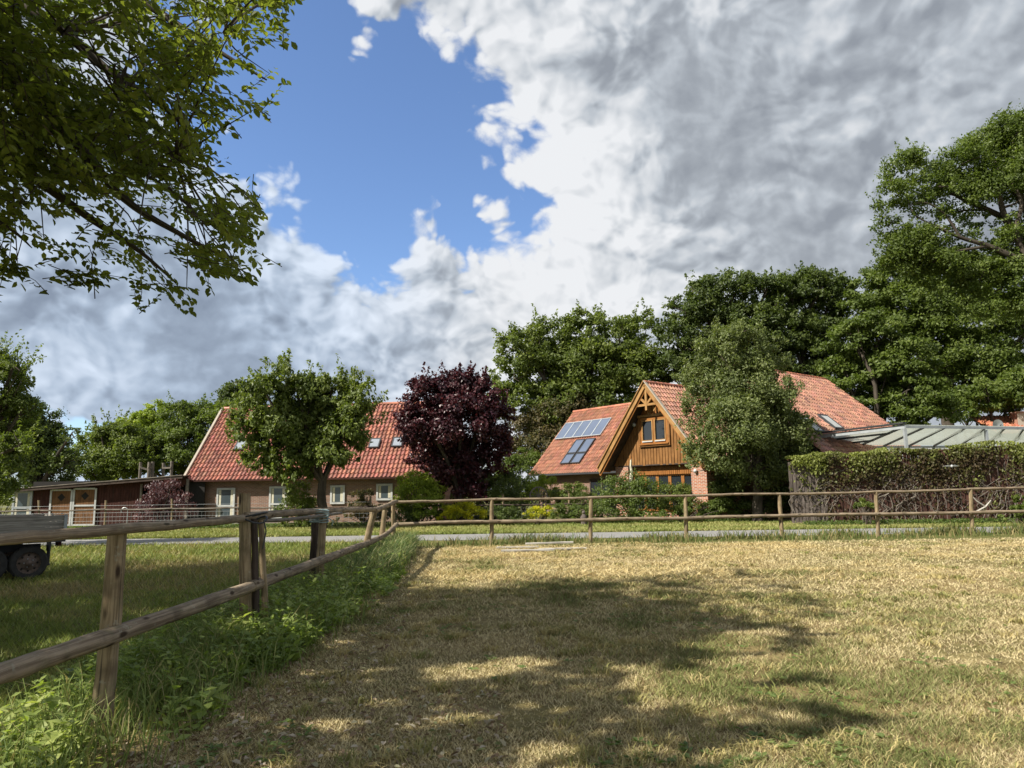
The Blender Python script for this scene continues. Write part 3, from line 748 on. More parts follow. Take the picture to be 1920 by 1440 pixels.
def wall_panel(mb, A, B, z0, z1, thick=.24, top=None):
    """vertical wall from A to B (xy); top optional list of (frac, z) for gables; tc x along the wall, y up"""
    A = np.array([*A[:2], 0.0]); B = np.array([*B[:2], 0.0]); L = np.linalg.norm(B - A); d = (B - A) / L; n = np.array([-d[1], d[0], 0])
    pts = [(0, z0), (L, z0)] + ([(fr * L, z) for fr, z in top] if top else [(L, z1), (0, z1)])
    V = []; T = []
    for off in (0, thick):
        for (x, z) in pts: V.append(A + d * x + n * off + (0, 0, z)); T.append((x + off, z, 0))
    k = len(pts)
    mb.add(V, [tuple(range(k)), tuple(range(2 * k - 1, k - 1, -1))] + [(i, i + k, (i + 1) % k + k, (i + 1) % k) for i in range(k)], T)
def window(parent, c, ax, w_, h_, fm=M_WHITE, gm=M_GLASS, bars=(), casements=1, fw=.07, sill=True, name='window'):
    """c centre on the wall face, ax = (along, up, out) unit vectors"""
    a, u, o = [np.asarray(v, float) for v in ax]; c = np.asarray(c, float)
    A3 = [a, u, o]
    mb = MB()
    mb.box(c + u * (h_ / 2 - fw / 2), (w_ / 2, fw / 2, .045), A3); mb.box(c - u * (h_ / 2 - fw / 2), (w_ / 2, fw / 2, .045), A3)
    for s in (-1, 1): mb.box(c + a * s * (w_ / 2 - fw / 2), (fw / 2, h_ / 2 - fw, .043), A3)
    cw = (w_ - 2 * fw) / casements
    for i in range(1, casements): mb.box(c + a * (-w_ / 2 + fw + cw * i), (fw * .6, h_ / 2 - fw, .041), A3)
    for b in bars: mb.box(c + u * (b * h_), (w_ / 2 - fw, fw * .45, .039), A3)
    f = mb.build(name, fm, parent)
    mg = MB(); mg.box(c - o * .01, (w_ / 2 - fw * .8, h_ / 2 - fw * .8, .012), A3); mg.build('pane', gm, f, origin=_world(parent))
    if gm is M_GLASSBLUE:
        mc = MB()
        for s_ in (-1, 1):
            for q_ in range(3): mc.box(c + a * s_ * (w_ / 2 - fw - .04 - .05 * q_) + u * .01 + o * (.006 + .004 * (q_ % 2)), (.022, h_ / 2 - fw - .02, .004), A3)
        mc.build('curtain', M_CREAM, f, origin=_world(parent))
    if sill:
        ms = MB(); ms.box(c - u * (h_ / 2 + .03) + o * .05, (w_ / 2 + .06, .03, .09), A3); ms.build('sill', fm, f, origin=_world(parent))
    return f
UP = np.array([0, 0, 1.0])

# ------------------------------------------------------------------ farmhouse (right)
AL = math.radians(38)
U3 = np.array([math.cos(AL), math.sin(AL), 0]); V3 = np.array([math.sin(AL), -math.cos(AL), 0]); G0 = np.array([7.05, 38.0, 0])
def L2W(a, b, z): return G0 + V3 * a + U3 * b + UP * z
fh = empty('farmhouse', tuple(L2W(0, 4, 0))); tag(fh, 'red-tiled farmhouse with honey-coloured timber gable and solar panels', 'house')
APX = 7.25; HW = 3.6; EZ = 2.75; SL = (APX - EZ) / HW
su_r = unit(np.array(L2W(0, 0, APX) - L2W(HW, 0, EZ))); su_l = unit(np.array(L2W(0, 0, APX) - L2W(-HW, 0, EZ)))
Ls = math.hypot(HW, APX - EZ)
TC1 = (.355, .165, .105)
tile_roof(fh, L2W(HW, .05, EZ), U3, su_r, 7.0, Ls, base=TC1)
tile_roof(fh, L2W(-HW, .05, EZ), U3, su_l, 4.2, Ls, base=TC1)
ridge_tiles(fh, L2W(0, 0, APX + .03), L2W(0, 7, APX + .03))
# left wing
WB0, WB1, WZ0, WZ1 = 3.35, 7.75, 2.75, 7.42
a_l, a_r = -13.9, -1.0
su_w = unit(L2W(0, WB1, WZ1) - L2W(0, WB0, WZ0)); Lw = math.hypot(WB1 - WB0, WZ1 - WZ0)
O_w = L2W(a_l, WB0, WZ0)
tile_roof(fh, O_w, V3, su_w, a_r - a_l, Lw, base=TC1)
tile_roof(fh, L2W(a_l, 2 * WB1 - WB0, WZ0), V3, unit(L2W(0, WB1, WZ1) - L2W(0, 2 * WB1 - WB0, WZ0)), a_r - a_l, Lw, base=TC1)
ridge_tiles(fh, L2W(a_l, WB1, WZ1 + .03), L2W(a_r, WB1, WZ1 + .03))
# main block with the higher ridge
MR, MZ, MS = 1.67, 8.5, .87
MH = (MZ - 2.8) / MS
su_m = unit(L2W(MR, 0, MZ) - L2W(MR + MH, 0, 2.8)); Lm = math.hypot(MH, MZ - 2.8)
MB0, MB1 = 3.4, 15.6
tile_roof(fh, L2W(MR + MH, MB0, 2.8), U3, su_m, MB1 - MB0, Lm, tw=.26, th=.38, base=(.31, .15, .10), jit=.22)
tile_roof(fh, L2W(MR - MH, MB0 + 5, 2.8), U3, unit(L2W(MR, 0, MZ) - L2W(MR - MH, 0, 2.8)), MB1 - MB0 - 5, Lm, tw=.26, th=.38, base=(.31, .15, .10), jit=.22)
ridge_tiles(fh, L2W(MR, MB0, MZ + .03), L2W(MR, MB1, MZ + .03))
# bargeboards of the verge
def barge(a0, z0, a1, z1, b, w_=.26, m=M_TRIM, th=.05, nm='bargeboard', drop=0.0):
    mb = MB(); mb.beam(L2W(a0, b, z0 - drop), L2W(a1, b, z1 - drop), th, w_, up=UP); return mb.build(nm, m, fh)
for s in (-1, 1):
    barge(s * (HW + .05), EZ - .10, 0, APX - .08, .02, .24)
    barge(s * (HW + .02), EZ - .30, 0, APX - .30, .10, .14, M_FRAMEWOOD)
    mb = MB(); mb.beam(L2W(s * (HW + .1), .0, EZ + .10), L2W(0, 0, APX + .12), .16, .05); mb.build('verge_cap', M_YELLOWEDGE if s > 0 else M_TRIM, fh)
# roof soffit of the overhang
for s, sv in ((-1, su_l), (1, su_r)):
    mb = MB(); mb.poly([L2W(s * HW, .03, EZ - .10), L2W(s * HW, .9, EZ - .10), L2W(0, .9, APX - .10), L2W(0, .03, APX - .10)], .03, UP); mb.build('soffit', M_FRAMEWOOD, fh)
# gable truss ornament
def lb(nm, p, q, w_, d_, m=M_TRIM):
    mb = MB(); mb.beam(L2W(*p), L2W(*q), d_, w_, up=UP if abs(p[2] - q[2]) < 2.5 and abs(p[0] - q[0]) > .05 else V3); return mb.build(nm, m, fh)
lb('tie_beam', (-.86, .14, 6.08), (.86, .14, 6.08), .12, .10)
lb('king_post', (0, .12, 5.78), (0, .12, 6.98), .13, .12)
for s in (-1, 1): lb('strut', (s * .05, .13, 6.14), (s * .47, .13, 6.52), .11, .09)
# timber gable wall: boards with gaps
BW = .8; CL0 = 2.95
step = .20; na = int(6.5 / step)
backing = MB(); wall_z = lambda a: APX - SL * abs(a) - .24
backing.poly([L2W(-3.25, BW + .05, CL0), L2W(3.25, BW + .05, CL0), L2W(3.25, BW + .05, wall_z(3.25)), L2W(0, BW + .05, wall_z(0)), L2W(-3.25, BW + .05, wall_z(-3.25))], .12, -U3)
backing.build('gable_wall', M_FRAMEWOOD, fh)
for i in range(na):
    a0 = -3.25 + i * step + .018; a1 = a0 + step - .036; am = (a0 + a1) / 2
    zt0, zt1 = wall_z(a0), wall_z(a1)
    segs = [(CL0, None)]
    if -1.13 < am < .93: segs = [(CL0, 4.0), (5.52, None)]
    for zb, zt in segs:
        mb = MB(); jb = rng.normal(0, .004)
        tt = (zt, zt) if zt else (zt0, zt1)
        if min(tt) < zb + .05: continue
        z_b = zb - (.0 if zb > 3.2 else .06 * (i % 2))
        V = []
        for bo in (BW + jb, BW + .045): V += [L2W(a0, bo, z_b), L2W(a1, bo, z_b), L2W(a1, bo, tt[1]), L2W(a0, bo, tt[0])]
        off = rng.random(3) * 9
        T = [(a0, 0, zb), (a1, 0, zb), (a1, 0, tt[1]), (a0, 0, tt[0])] * 2
        mb.add(V, [(0, 1, 2, 3), (7, 6, 5, 4), (0, 4, 5, 1), (1, 5, 6, 2), (2, 6, 7, 3), (3, 7, 4, 0)], np.array(T) + off)
        mb.build('board', M_CLAD if zb < 5.5 else M_FRAMEWOOD, fh)
AXG = (V3, UP, -U3)
wc = L2W(-.1, BW - .04, 4.76)
window(fh, wc, AXG, 1.9, 1.42, M_FRAMEWOOD, M_GLASS, (), 2, .13, True, 'gable_window')
for s in (-1, 1):
    mb = MB(); c_ = wc + V3 * s * .44 - U3 * .05
    for t_s in (-1, 1):
        mb.box(c_ + V3 * t_s * .355, (.035, .57, .02), AXG); mb.box(c_ + UP * t_s * .54, (.32, .03, .019), AXG)
    mb.build('casement', M_TRIM, fh)
    mb = MB(); mb.box(c_ - UP * .585, (.36, .03, .05), AXG); mb.build('sill', M_WHITE, fh)
    mb = MB(); mb.box(wc + V3 * s * 1.02 - U3 * .03, (.06, .80, .03), AXG); mb.build('window_trim', M_CLAD, fh)
mb = MB(); mb.box(wc + UP * .80 - U3 * .06, (1.08, .06, .06), AXG); mb.build('window_lintel', M_TRIM, fh)
mb = MB(); mb.box(wc - UP * .80 - U3 * .03, (1.08, .06, .04), AXG); mb.build('window_trim', M_CLAD, fh)
mb = MB()   # carved tulip motif
for (a_, z_, h_, tl) in ((-.22, 5.86, .30, -.25), (.02, 5.98, .40, 0), (.26, 5.86, .30, .25), (-.40, 5.72, .2, -.5), (.44, 5.72, .2, .5)):
    for s in (-1, 1):
        P = [(0, -h_ / 2), (.085 * s, -h_ * .25), (.06 * s, .0), (0, h_ / 2)]
        mb.poly([L2W(a_ - .1 + x + tl * z, BW - .025, z_ + z) for x, z in P], .02, -U3)
mb.build('tulip_motif', M_TRIM, fh)
# valance between the storeys and ground floor
mb = MB()
for i in range(31):
    a0 = -2.15 + i * .14; mb.box(L2W(a0 + .07, BW + .32, 2.62 + .0 * (i % 2)), (.058, .22, .02), AXG)
mb.box(L2W(0, BW + .36, 2.64), (2.15, .24, .015), AXG)
mb.build('valance', M_FRAMEWOOD, fh)['kind'] = 'stuff'
mb = MB(); mb.beam(L2W(-3.3, BW + .15, CL0 - .03), L2W(3.3, BW + .15, CL0 - .03), .3, .06); mb.build('jetty_beam', M_DARKWOOD, fh)
for a0, a1 in ((-3.1, -2.15), (2.15, 3.1)):
    mb = MB(); wall_panel(mb, L2W(a0, BW + .02, 0), L2W(a1, BW + .02, 0), -.2, CL0 - .06, .5); mb.build('brick_pillar', M_BRICK_BRIGHT, fh)
mb = MB(); wall_panel(mb, L2W(-2.15, BW + .5, 0), L2W(2.15, BW + .5, 0), -.2, .5, .2); mb.build('brick_wall', M_BRICK_BRIGHT, fh)
for i in range(5):
    ac = -1.72 + i * .86
    window(fh, L2W(ac, BW + .45, 1.45), AXG, .86, 1.95, M_FRAMEWOOD, M_GLASS, (), 1, .10, False, 'terrace_window')
mb = MB(); mb.box(L2W(0, BW + 1.2, 1.4), (2.1, 1.4, .02), AXG); mb.build('interior_shade', M_DARKIN, fh)  # black sheet standing in for the unlit room
# side walls, wing walls
mb = MB(); wall_panel(mb, L2W(3.1, BW + .55, 0), L2W(3.1, 7, 0), -.2, 2.9); wall_panel(mb, L2W(-3.1, 7, 0), L2W(-3.1, BW + .55, 0), -.2, 2.9); mb.build('side_wall', M_BRICK_BRIGHT, fh)
mb = MB(); wall_panel(mb, L2W(a_l + .35, WB0 + .5, 0), L2W(-3.1, WB0 + .5, 0), -.2, 2.95); mb.build('wing_wall', M_BRICK_OLD, fh)
mb = MB(); wall_panel(mb, L2W(a_l + .35, 2 * WB1 - WB0 - .5, 0), L2W(a_l + .35, WB0 + .5, 0), -.2, 3, top=[(1, 2.9), (.5, WZ1 - .3), (0, 2.9)]); mb.build('wing_gable', M_BRICK_OLD, fh)
mb = MB(); mb.beam(L2W(a_l, WB0 - .02, WZ0 - .04), L2W(-3.6, WB0 - .02, WZ0 - .04), .14, .12); mb.build('gutter', M_DARKMETAL, fh)
window(fh, L2W(-7.2, WB0 + .46, 1.35), (V3, UP, -U3), 2.2, 2.0, M_DARKWOOD, M_GLASS, (), 2, .1, False, 'dark_doorway')
mb = MB(); wall_panel(mb, L2W(MR + MH - .4, MB0 + .4, 0), L2W(MR + MH - .4, MB1 - .3, 0), -.2, 2.9)
wall_panel(mb, L2W(MR - MH + .4, MB0 + .4, 0), L2W(MR + MH - .4, MB0 + .4, 0), -.2, 3, top=[(1, 2.9), (.5, MZ - .3), (0, 2.9)])
wall_panel(mb, L2W(MR + MH - .4, MB1 - .3, 0), L2W(MR - MH + .4, MB1 - .3, 0), -.2, 3, top=[(1, 2.9), (.5, MZ - .3), (0, 2.9)])
mb.build('main_wall', M_BRICK_OLD, fh)
# panels and roof windows on the wing slope
nW = unit(np.cross(V3, su_w)); nW = nW if nW[2] > 0 else -nW
def slope_hit(px, py, O, n):
    d = ray(px, py); return CAM + d * (np.dot(O - CAM, n) / np.dot(d, n))
def slope_uv(px, py, O, n, e, s):
    p = slope_hit(px, py, O, n) - O; return np.dot(p, e), np.dot(p, s)
q = [slope_uv(*p, O_w + nW * .1, nW, V3, su_w) for p in ((1062, 796), (1150, 783), (1126, 816), (1040, 826))]
u0 = (q[0][0] + q[3][0]) / 2; u1 = (q[1][0] + q[2][0]) / 2; v0 = (q[3][1] + q[2][1]) / 2; v1 = (q[0][1] + q[1][1]) / 2
SP = lambda u, v, h: O_w + V3 * u + su_w * v + nW * h
AXW = (V3, su_w, nW)
for i in range(5):
    uw = (u1 - u0) / 5; uc = u0 + uw * (i + .5); vc = (v0 + v1) / 2; hl = (v1 - v0) / 2
    mb = MB()
    for s in (-1, 1):
        mb.box(SP(uc + s * (uw / 2 - .025), vc, .16), (.022, hl, .04), AXW); mb.box(SP(uc, vc + s * (hl - .03), .16), (uw / 2 - .05, .03, .038), AXW)
    f = mb.build('solar_panel', M_GREYPAINT, fh)
    mg = MB(); mg.box(SP(uc, vc, .16), (uw / 2 - .05, hl - .05, .02), AXW); mg.build('pane', M_SOLAR, f, origin=_world(fh))
q = [slope_uv(*p, O_w + nW * .1, nW, V3, su_w) for p in ((1080, 828), (1121, 820), (1087, 869), (1049, 871))]
u0 = (q[0][0] + q[3][0]) / 2; u1 = (q[1][0] + q[2][0]) / 2; v0 = (q[3][1] + q[2][1]) / 2; v1 = (q[0][1] + q[1][1]) / 2
for i in range(2):
    for j, (va, vb) in enumerate(((0, .40), (.42, 1))):
        uw = (u1 - u0) / 2; uc = u0 + uw * (i + .5); va_ = v0 + (v1 - v0) * va; vb_ = v0 + (v1 - v0) * vb; vc = (va_ + vb_) / 2; hl = (vb_ - va_) / 2; ww = uw / 2 - .05
        mb = MB()
        for s in (-1, 1):
            mb.box(SP(uc + s * (ww - .03), vc, .14), (.03, hl, .06), AXW); mb.box(SP(uc, vc + s * (hl - .03), .14), (ww - .06, .03, .058), AXW)
        f = mb.build('roof_window', M_DARKMETAL, fh)
        mg = MB(); mg.box(SP(uc, vc, .15), (ww - .06, hl - .06, .02), AXW); mg.build('pane', M_SOLAR, f, origin=_world(fh))
# bright roof window on the main block
nM = unit(np.cross(U3, su_m)); nM = nM if nM[2] > 0 else -nM; O_m = L2W(MR + MH, MB0, 2.8)
for p in ((1557, 792), (1520, 797)):
    uc, vc = slope_uv(*p, O_m + nM * .1, nM, U3, su_m); c_ = O_m + U3 * uc + su_m * vc + nM * .12
    mb = MB()
    for s in (-1, 1):
        mb.box(c_ + U3 * s * .42, (.05, .62, .07), (U3, su_m, nM)); mb.box(c_ + su_m * s * .59, (.37, .05, .068), (U3, su_m, nM))
    f = mb.build('roof_window', M_DARKMETAL, fh)
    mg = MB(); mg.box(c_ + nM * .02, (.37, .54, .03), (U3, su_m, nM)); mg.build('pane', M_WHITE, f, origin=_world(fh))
# lamps on the gable
def sphere_mb(mb, c, r, n=10, m=7, sz=(1, 1, 1)):
    c = np.asarray(c, float); V = []; 
    for i in range(m + 1):
        th = math.pi * i / m
        for k in range(n): V.append(c + np.array([math.sin(th) * math.cos(2 * math.pi * k / n) * sz[0], math.sin(th) * math.sin(2 * math.pi * k / n) * sz[1], math.cos(th) * sz[2]]) * r)
    mb.add(V, [(i * n + k, (i + 1) * n + k, (i + 1) * n + (k + 1) % n, i * n + (k + 1) % n) for i in range(m) for k in range(n)])
for nm, pos, w_ in (('wall_lamp', L2W(-1.45, BW - .12, 5.15), .1), ('wall_lamp', L2W(2.5, BW - .08, 2.5), .1)):
    mb = MB(); sphere_mb(mb, pos, w_, sz=(1, 1, 1.1)); mb.tube([pos, pos + U3 * .14], .03, 6); mb.build(nm, M_WHITE, fh, smooth=True)
mb = MB(); mb.tube([L2W(-1.95, .9, 5.9), L2W(-1.95, .9, 6.25)], .05, 8); sphere_mb(mb, L2W(-2.3, 2.2, 5.15), .12); mb.build('vent', M_CREAM, fh, smooth=True)

# ------------------------------------------------------------------ closed parasol
pr = empty('parasol', tuple(at(1187, 975, 36.6) * (1, 1, 0))); tag(pr, 'folded cream parasol standing before the timber gable', 'parasol')
pb = np.array(pr.location)
ptop = at(1184, 856, 36.6)
mb = MB(); mb.tube([pb, pb + (0, 0, ptop[2])], .03, 8); mb.build('pole', M_FRAMEWOOD, pr)
mb = MB(); zs = np.linspace(1.45, ptop[2], 8)
mb.tube([pb + (0.02 * math.sin(i * 2), 0, z) for i, z in enumerate(zs)], [.05, .11, .10, .09, .075, .06, .045, .01], 9, True, .4); mb.build('canopy', M_CREAM, pr)

# ------------------------------------------------------------------ cottage (left)
a7 = math.radians(-7)
E7 = np.array([math.cos(a7), math.sin(a7), 0]); B7 = np.array([-math.sin(a7), math.cos(a7), 0])
ct = empty('cottage', (-12, 47, 0)); tag(ct, 'long low brown-brick cottage with red pantile roof behind the green round tree', 'house')
Oc = at(345, 902, 43.0); Oc[2] = 2.5; Wc = 15.8; Hc = 4.15; ZR = 7.25
Oc = np.array([Oc[0], 43.0, 2.52])
sc_ = unit(B7 * Hc + UP * (ZR - Oc[2])); Lc = math.hypot(Hc, ZR - Oc[2]); nC = unit(np.cross(E7, sc_)); nC = nC if nC[2] > 0 else -nC
TC2 = (.33, .135, .095)
tile_roof(ct, Oc, E7, sc_, Wc, Lc, tw=.245, th=.35, base=TC2)
tile_roof(ct, Oc + B7 * 2 * Hc, E7, unit(-B7 * Hc + UP * (ZR - Oc[2])), Wc, Lc, tw=.245, th=.35, base=TC2)
ridge_tiles(ct, Oc + B7 * Hc + UP * (ZR - Oc[2] + .03), Oc + B7 * Hc + E7 * Wc + UP * (ZR - Oc[2] + .03))
mb = MB(); mb.beam(Oc + nC * .06 - E7 * .05, Oc + sc_ * Lc + nC * .06 - E7 * .05, .14, .16); mb.build('verge_board', M_YELLOWEDGE, ct)
mb = MB(); W0 = Oc + B7 * .45 + E7 * .35; wall_panel(mb, W0, W0 + E7 * (Wc - .7), -.2, 2.75)
wall_panel(mb, W0 + B7 * (2 * Hc - .9), W0, -.2, 3, top=[(1, 2.7), (.5, ZR - .35), (0, 2.7)])
wall_panel(mb, W0 + E7 * (Wc - .7), W0 + E7 * (Wc - .7) + B7 * (2 * Hc - .9), -.2, 3, top=[(1, 2.7), (.5, ZR - .35), (0, 2.7)])
mb.build('wall', M_BRICK_OLD, ct)
mb = MB(); mb.beam(Oc - B7 * .03 + UP * (-.03), Oc + E7 * Wc - B7 * .03 + UP * (-.03), .10, .10); mb.build('gutter', M_REDWOOD, ct)
def cwin(px, py0, py1, wpx, bars, nm='window', sill=False):
    nB = -B7
    p0 = slope_hit(px, py0, W0 - B7 * .04, nB); p1 = slope_hit(px, py1, W0 - B7 * .04, nB)
    c_ = (p0 + p1) / 2; h_ = p0[2] - p1[2]
    return window(ct, c_, (E7, UP, -B7), wpx / 1350 * c_[1], h_, M_WHITE, M_GLASSBLUE, bars, 1, .11, sill, nm)
cwin(423, 915, 976, 36, (-.05,), 'door'); cwin(521, 912, 972, 34, (-.05,), 'door'); cwin(633, 910, 945, 28, ()); cwin(721, 907, 938, 31, ())
for (px, py) in ((452, 836), (490, 833), (703, 832), (746, 830)):
    p = slope_hit(px, py, Oc + nC * .08, nC)
    mb = MB(); A3 = (E7, sc_, nC)
    for s in (-1, 1): mb.box(p + E7 * s * .29 + nC * .05, (.035, .38, .06), A3); mb.box(p + sc_ * s * .355 + nC * .05, (.255, .035, .058), A3)
    f = mb.build('roof_window', M_DARKMETAL, ct)
    mg = MB(); mg.box(p + nC * .07, (.255, .32, .025), A3); mg.build('pane', M_SKYLIGHT, f, origin=_world(ct))

# ------------------------------------------------------------------ stable (far left)
st = empty('stable', (-24, 44, 0)); tag(st, 'low dark-red timber stable with white-edged double door and shallow roof', 'stable')
YS = 42.6
sx = lambda px, Y=YS: (at(px, 930, Y))[0]
def stp(px, z, dy=0): return np.array([sx(px), YS + dy, z])
x0, x1 = sx(28), sx(352)
nb = 62; bw = (x1 - x0) / nb
open0, open1 = sx(262), sx(352)
mb = MB()
for i in range(nb):
    xa = x0 + bw * i; zt = 2.05 + .62 * (i / nb)
    if open0 < xa < open1 - .2:
        mb.box((xa + bw / 2, YS, zt - .2), (bw / 2 - .006, .02, .2)); mb.box((xa + bw / 2, YS, .55), (bw / 2 - .006, .02, .55))
    else: mb.box((xa + bw / 2, YS + rng.normal(0, .004), zt / 2), (bw / 2 - .006, .02, zt / 2))
mb.build('board_wall', M_REDWOOD, st)['kind'] = 'stuff'
mb = MB(); mb.box(((x0 + x1) / 2 + .5, YS + 1.6, 1.3), ((x1 - x0) / 2 + .5, .05, 1.3)); mb.box((sx(362), YS + .4, 1.25), (.5, .04, 1.25)); mb.box((x0, YS + 1.5, 1.0), (.04, 1.45, 1.0)); mb.build('back_wall', M_DARKIN, st)  # coloured near-black so the open bay looks unlit
mb = MB(); za, zb = 2.12, 2.80
P = [np.array([sx(20), YS - .45, za]), np.array([sx(347), YS - .45, zb]), np.array([sx(347), YS + 3.2, zb + .22]), np.array([sx(20), YS + 3.2, za + .22])]
mb.poly(P, .05, UP); mb.build('roof_sheet', M_GREYWOOD, st)
mb = MB(); mb.beam(P[0] + (0, -.02, -.09), P[1] + (0, -.02, -.09), .05, .16); mb.build('fascia', M_DARKWOOD, st)
mb = MB(); mb.beam(P[0] + (0, -.03, .02), P[1] + (0, -.03, .02), .10, .05); mb.build('roof_edge', M_GREYWOOD, st)
ax0 = ((1, 0, 0), (0, 0, 1), (0, -1, 0))
for k_, (pa, pb_, zt) in enumerate(((96, 138, 2.06), (139, 183, 2.12))):
    xa, xb = sx(pa), sx(pb_); d_w = xb - xa; n_b = 9
    mb = MB()
    for i in range(n_b): mb.box((xa + d_w * (i + .5) / n_b, YS - .06, zt / 2 + .03), (d_w / n_b / 2 - .005, .02, zt / 2 - .05))
    f = mb.build('door', M_DOORWOOD, st); f['kind'] = 'stuff'
    mb = MB(); xc = (xa + xb) / 2
    for s in (-1, 1): mb.box((xc + s * (d_w / 2 - .05), YS - .10, zt / 2 + .02), (.05, .025, zt / 2))
    for zz in ((.04, 1.15, zt) if k_ else (.04, zt)): mb.box((xc, YS - .095, zz), (d_w / 2 - .1, .025, .05))
    mb.build('door_frame', M_WHITE, f, origin=_world(st))
    mb = MB(); r_ = .23; zc = zt - .42
    mb.poly([(xc - r_, YS - .085, zc), (xc, YS - .085, zc - r_), (xc + r_, YS - .085, zc), (xc, YS - .085, zc + r_)], .01, (0, -1, 0)); mb.build('diamond_opening_shade', M_DARKIN, f, origin=_world(st))  # solid dark plate on the boards, painting the shade of a cut-out
xw = sx(44); window(st, (xw, YS - .05, 1.15), ax0, 1.15, 1.75, M_GREYPAINT, M_GLASSBLUE, (-.05,), 1, .12, False)
mb = MB(); mb.box((sx(265), YS - .04, 1.6), (.06, .03, .75)); mb.box((sx(351), YS - .04, 1.3), (.08, .03, 1.3)); mb.build('opening_frame', M_GREYWOOD, st)
# row of grey posts standing behind the stable
pf = empty('post_frame', (-25, 50, 0)); tag(pf, 'row of bare grey posts with rails sticking up behind the stable roof', 'post frame')
pts = []
for px, py in ((257, 866), (272, 868), (289, 867), (293, 866), (308, 868), (325, 865)):
    t_ = at(px, py, 50); b_ = np.array([t_[0], 50 + rng.normal(0, .4), 0]); add_post(pf, b_, (t_[0], b_[1], t_[2]), .10, M_GREYWOOD); pts.append((t_[0], b_[1], t_[2]))
for i in (0, 2, 4):
    mb = MB(); mb.beam(np.array(pts[i]) - (0, .12, .35), np.array(pts[i + 1]) - (0, .12, .45), .05, .12); mb.build('rail', M_GREYWOOD, pf)

# ------------------------------------------------------------------ creeper-covered plank fence (right)
pk = empty('plank_fence', (19, 31, 0)); tag(pk, 'tall dark plank fence overgrown with creeper at the right', 'fence')
PA = np.array([12.2, 32.2, 0]); PB = np.array([25.5, 30.2, 0]); pd = unit(PB - PA); pn = np.array([pd[1], -pd[0], 0]); PL = np.linalg.norm(PB - PA)
pw = .155; npk = int(PL / pw)
ztop = lambda s: 2.75 + .045 * s
for i in range(npk):
    s = pw * (i + .5); c_ = PA + pd * s + pn * rng.normal(0, .008) + pn * (.03 if i % 2 else 0)
    h_ = ztop(s) + rng.normal(0, .03)
    mb = MB(); mb.box(c_ + UP * (h_ / 2 + .04), (pw / 2 - .012, .014, h_ / 2), (pd, pn, UP)); mb.build('plank', M_GREYPLANK if s < 1.5 else M_VINEPLANK, pk)
for z_ in (.5, 1.6, 2.6):
    mb = MB(); mb.beam(PA - pn * .06 + UP * z_, PB - pn * .06 + UP * z_, .06, .1); mb.build('rail', M_DARKWOOD, pk)
mb = MB(); mb.beam(PA - pn * .02 + UP * (ztop(0) + .08), PB - pn * .02 + UP * (ztop(PL) + .08), .16, .05); mb.build('coping', M_REDWOOD, pk)
# creeper
n = 30000
s = rng.random(n) * PL; zf = 1 - rng.random(n) ** 1.9 * 1.0
z = zf * (ztop(s) + .02 + .42 * fnoise(s, s * 0, 1.1, 88))
dnz = fnoise(s, z, 1.2, 71)
keep = rng.random(n) < np.clip((zf - .40) * 2.3, .22, 1) * np.clip((dnz - .30) * 4, .1, 1) * np.where(s < 1.5, np.where(z < 1.3, .15, 1), 1)
s = s[keep]; z = z[keep]; zf = zf[keep]; n = len(s)
out = .06 + .32 * rng.random(n) ** 1.5 * np.clip(zf * 1.2 - .1, .25, 1) * (.35 + 1.6 * fnoise(s, z, 1.1, 95))
top_over = (zf > .93) & (rng.random(n) < .5)
P = PA + pd * s[:, None] + pn * np.where(top_over, -out, out)[:, None] + UP * z[:, None]
N = pn * .8 + UP * .5 + rng.normal(0, .7, (n, 3))
V, Fq, kk = leaf_faces(P, -UP * 1.0 + rng.normal(0, .7, (n, 3)), N, .09 + .07 * rng.random(n), .07 + .05 * rng.random(n), .2)
t_ = np.clip(fnoise(s, z, 1.1, 73) * 1.15 + zf ** 3 * .55 - .26 + rng.normal(0, .17, n), 0, 1)
C = pal(t_, [(0, (.055, .040, .026)), (.3, (.10, .070, .034)), (.5, (.11, .105, .040)), (.8, (.16, .18, .05)), (1, (.27, .30, .08))])
cr = empty('creeper', (19, 30.8, 0)); tag(cr, 'creeper with bronze and green leaves hanging over the plank fence', 'climber')
cv = np_mesh('foliage', V, Fq, M_LEAF, cr, colr=np.repeat(C, 4, 0)); cv['kind'] = 'stuff'
mb = MB()
for i in range(120):
    s0 = rng.random() * PL; z0 = rng.random() * .4; P = []; zt = ztop(s0) * (.5 + .5 * rng.random()); q = 7
    for k_ in range(q):
        t = k_ / (q - 1); P.append(PA + pd * (s0 + rng.normal(0, .12) * 1.0 + (t * rng.normal(0, .5))) + pn * (.05 + .10 * rng.random()) + UP * (z0 + (zt - z0) * t))
    mb.tube(smooth_path(P, 2), .006 + .010 * rng.random() ** 2, 4, False)
tag(mb.build('stems', M_GREYWOOD, cr), kind='stuff')
# white spread-wing ornament on the creeper
orn = empty('wing_ornament', tuple(at(1784, 874, 30.2))); tag(orn, 'small white spread-wing ornament hanging on the creeper', 'ornament')
oc = np.array(orn.location); mb = MB()
for s_ in (-1, 1): mb.poly([oc + (0, 0, 0), oc + (s_ * .14, -.02, .055), oc + (s_ * .34, 0, .0), oc + (s_ * .15, .02, -.035)], .02, (0, -1, 0))
mb.build('wing', M_WHITE, orn); mb = MB(); sphere_mb(mb, oc + (0, -.03, .0), .05, sz=(1, 1, 1.2)); mb.build('body', M_WHITE, orn)
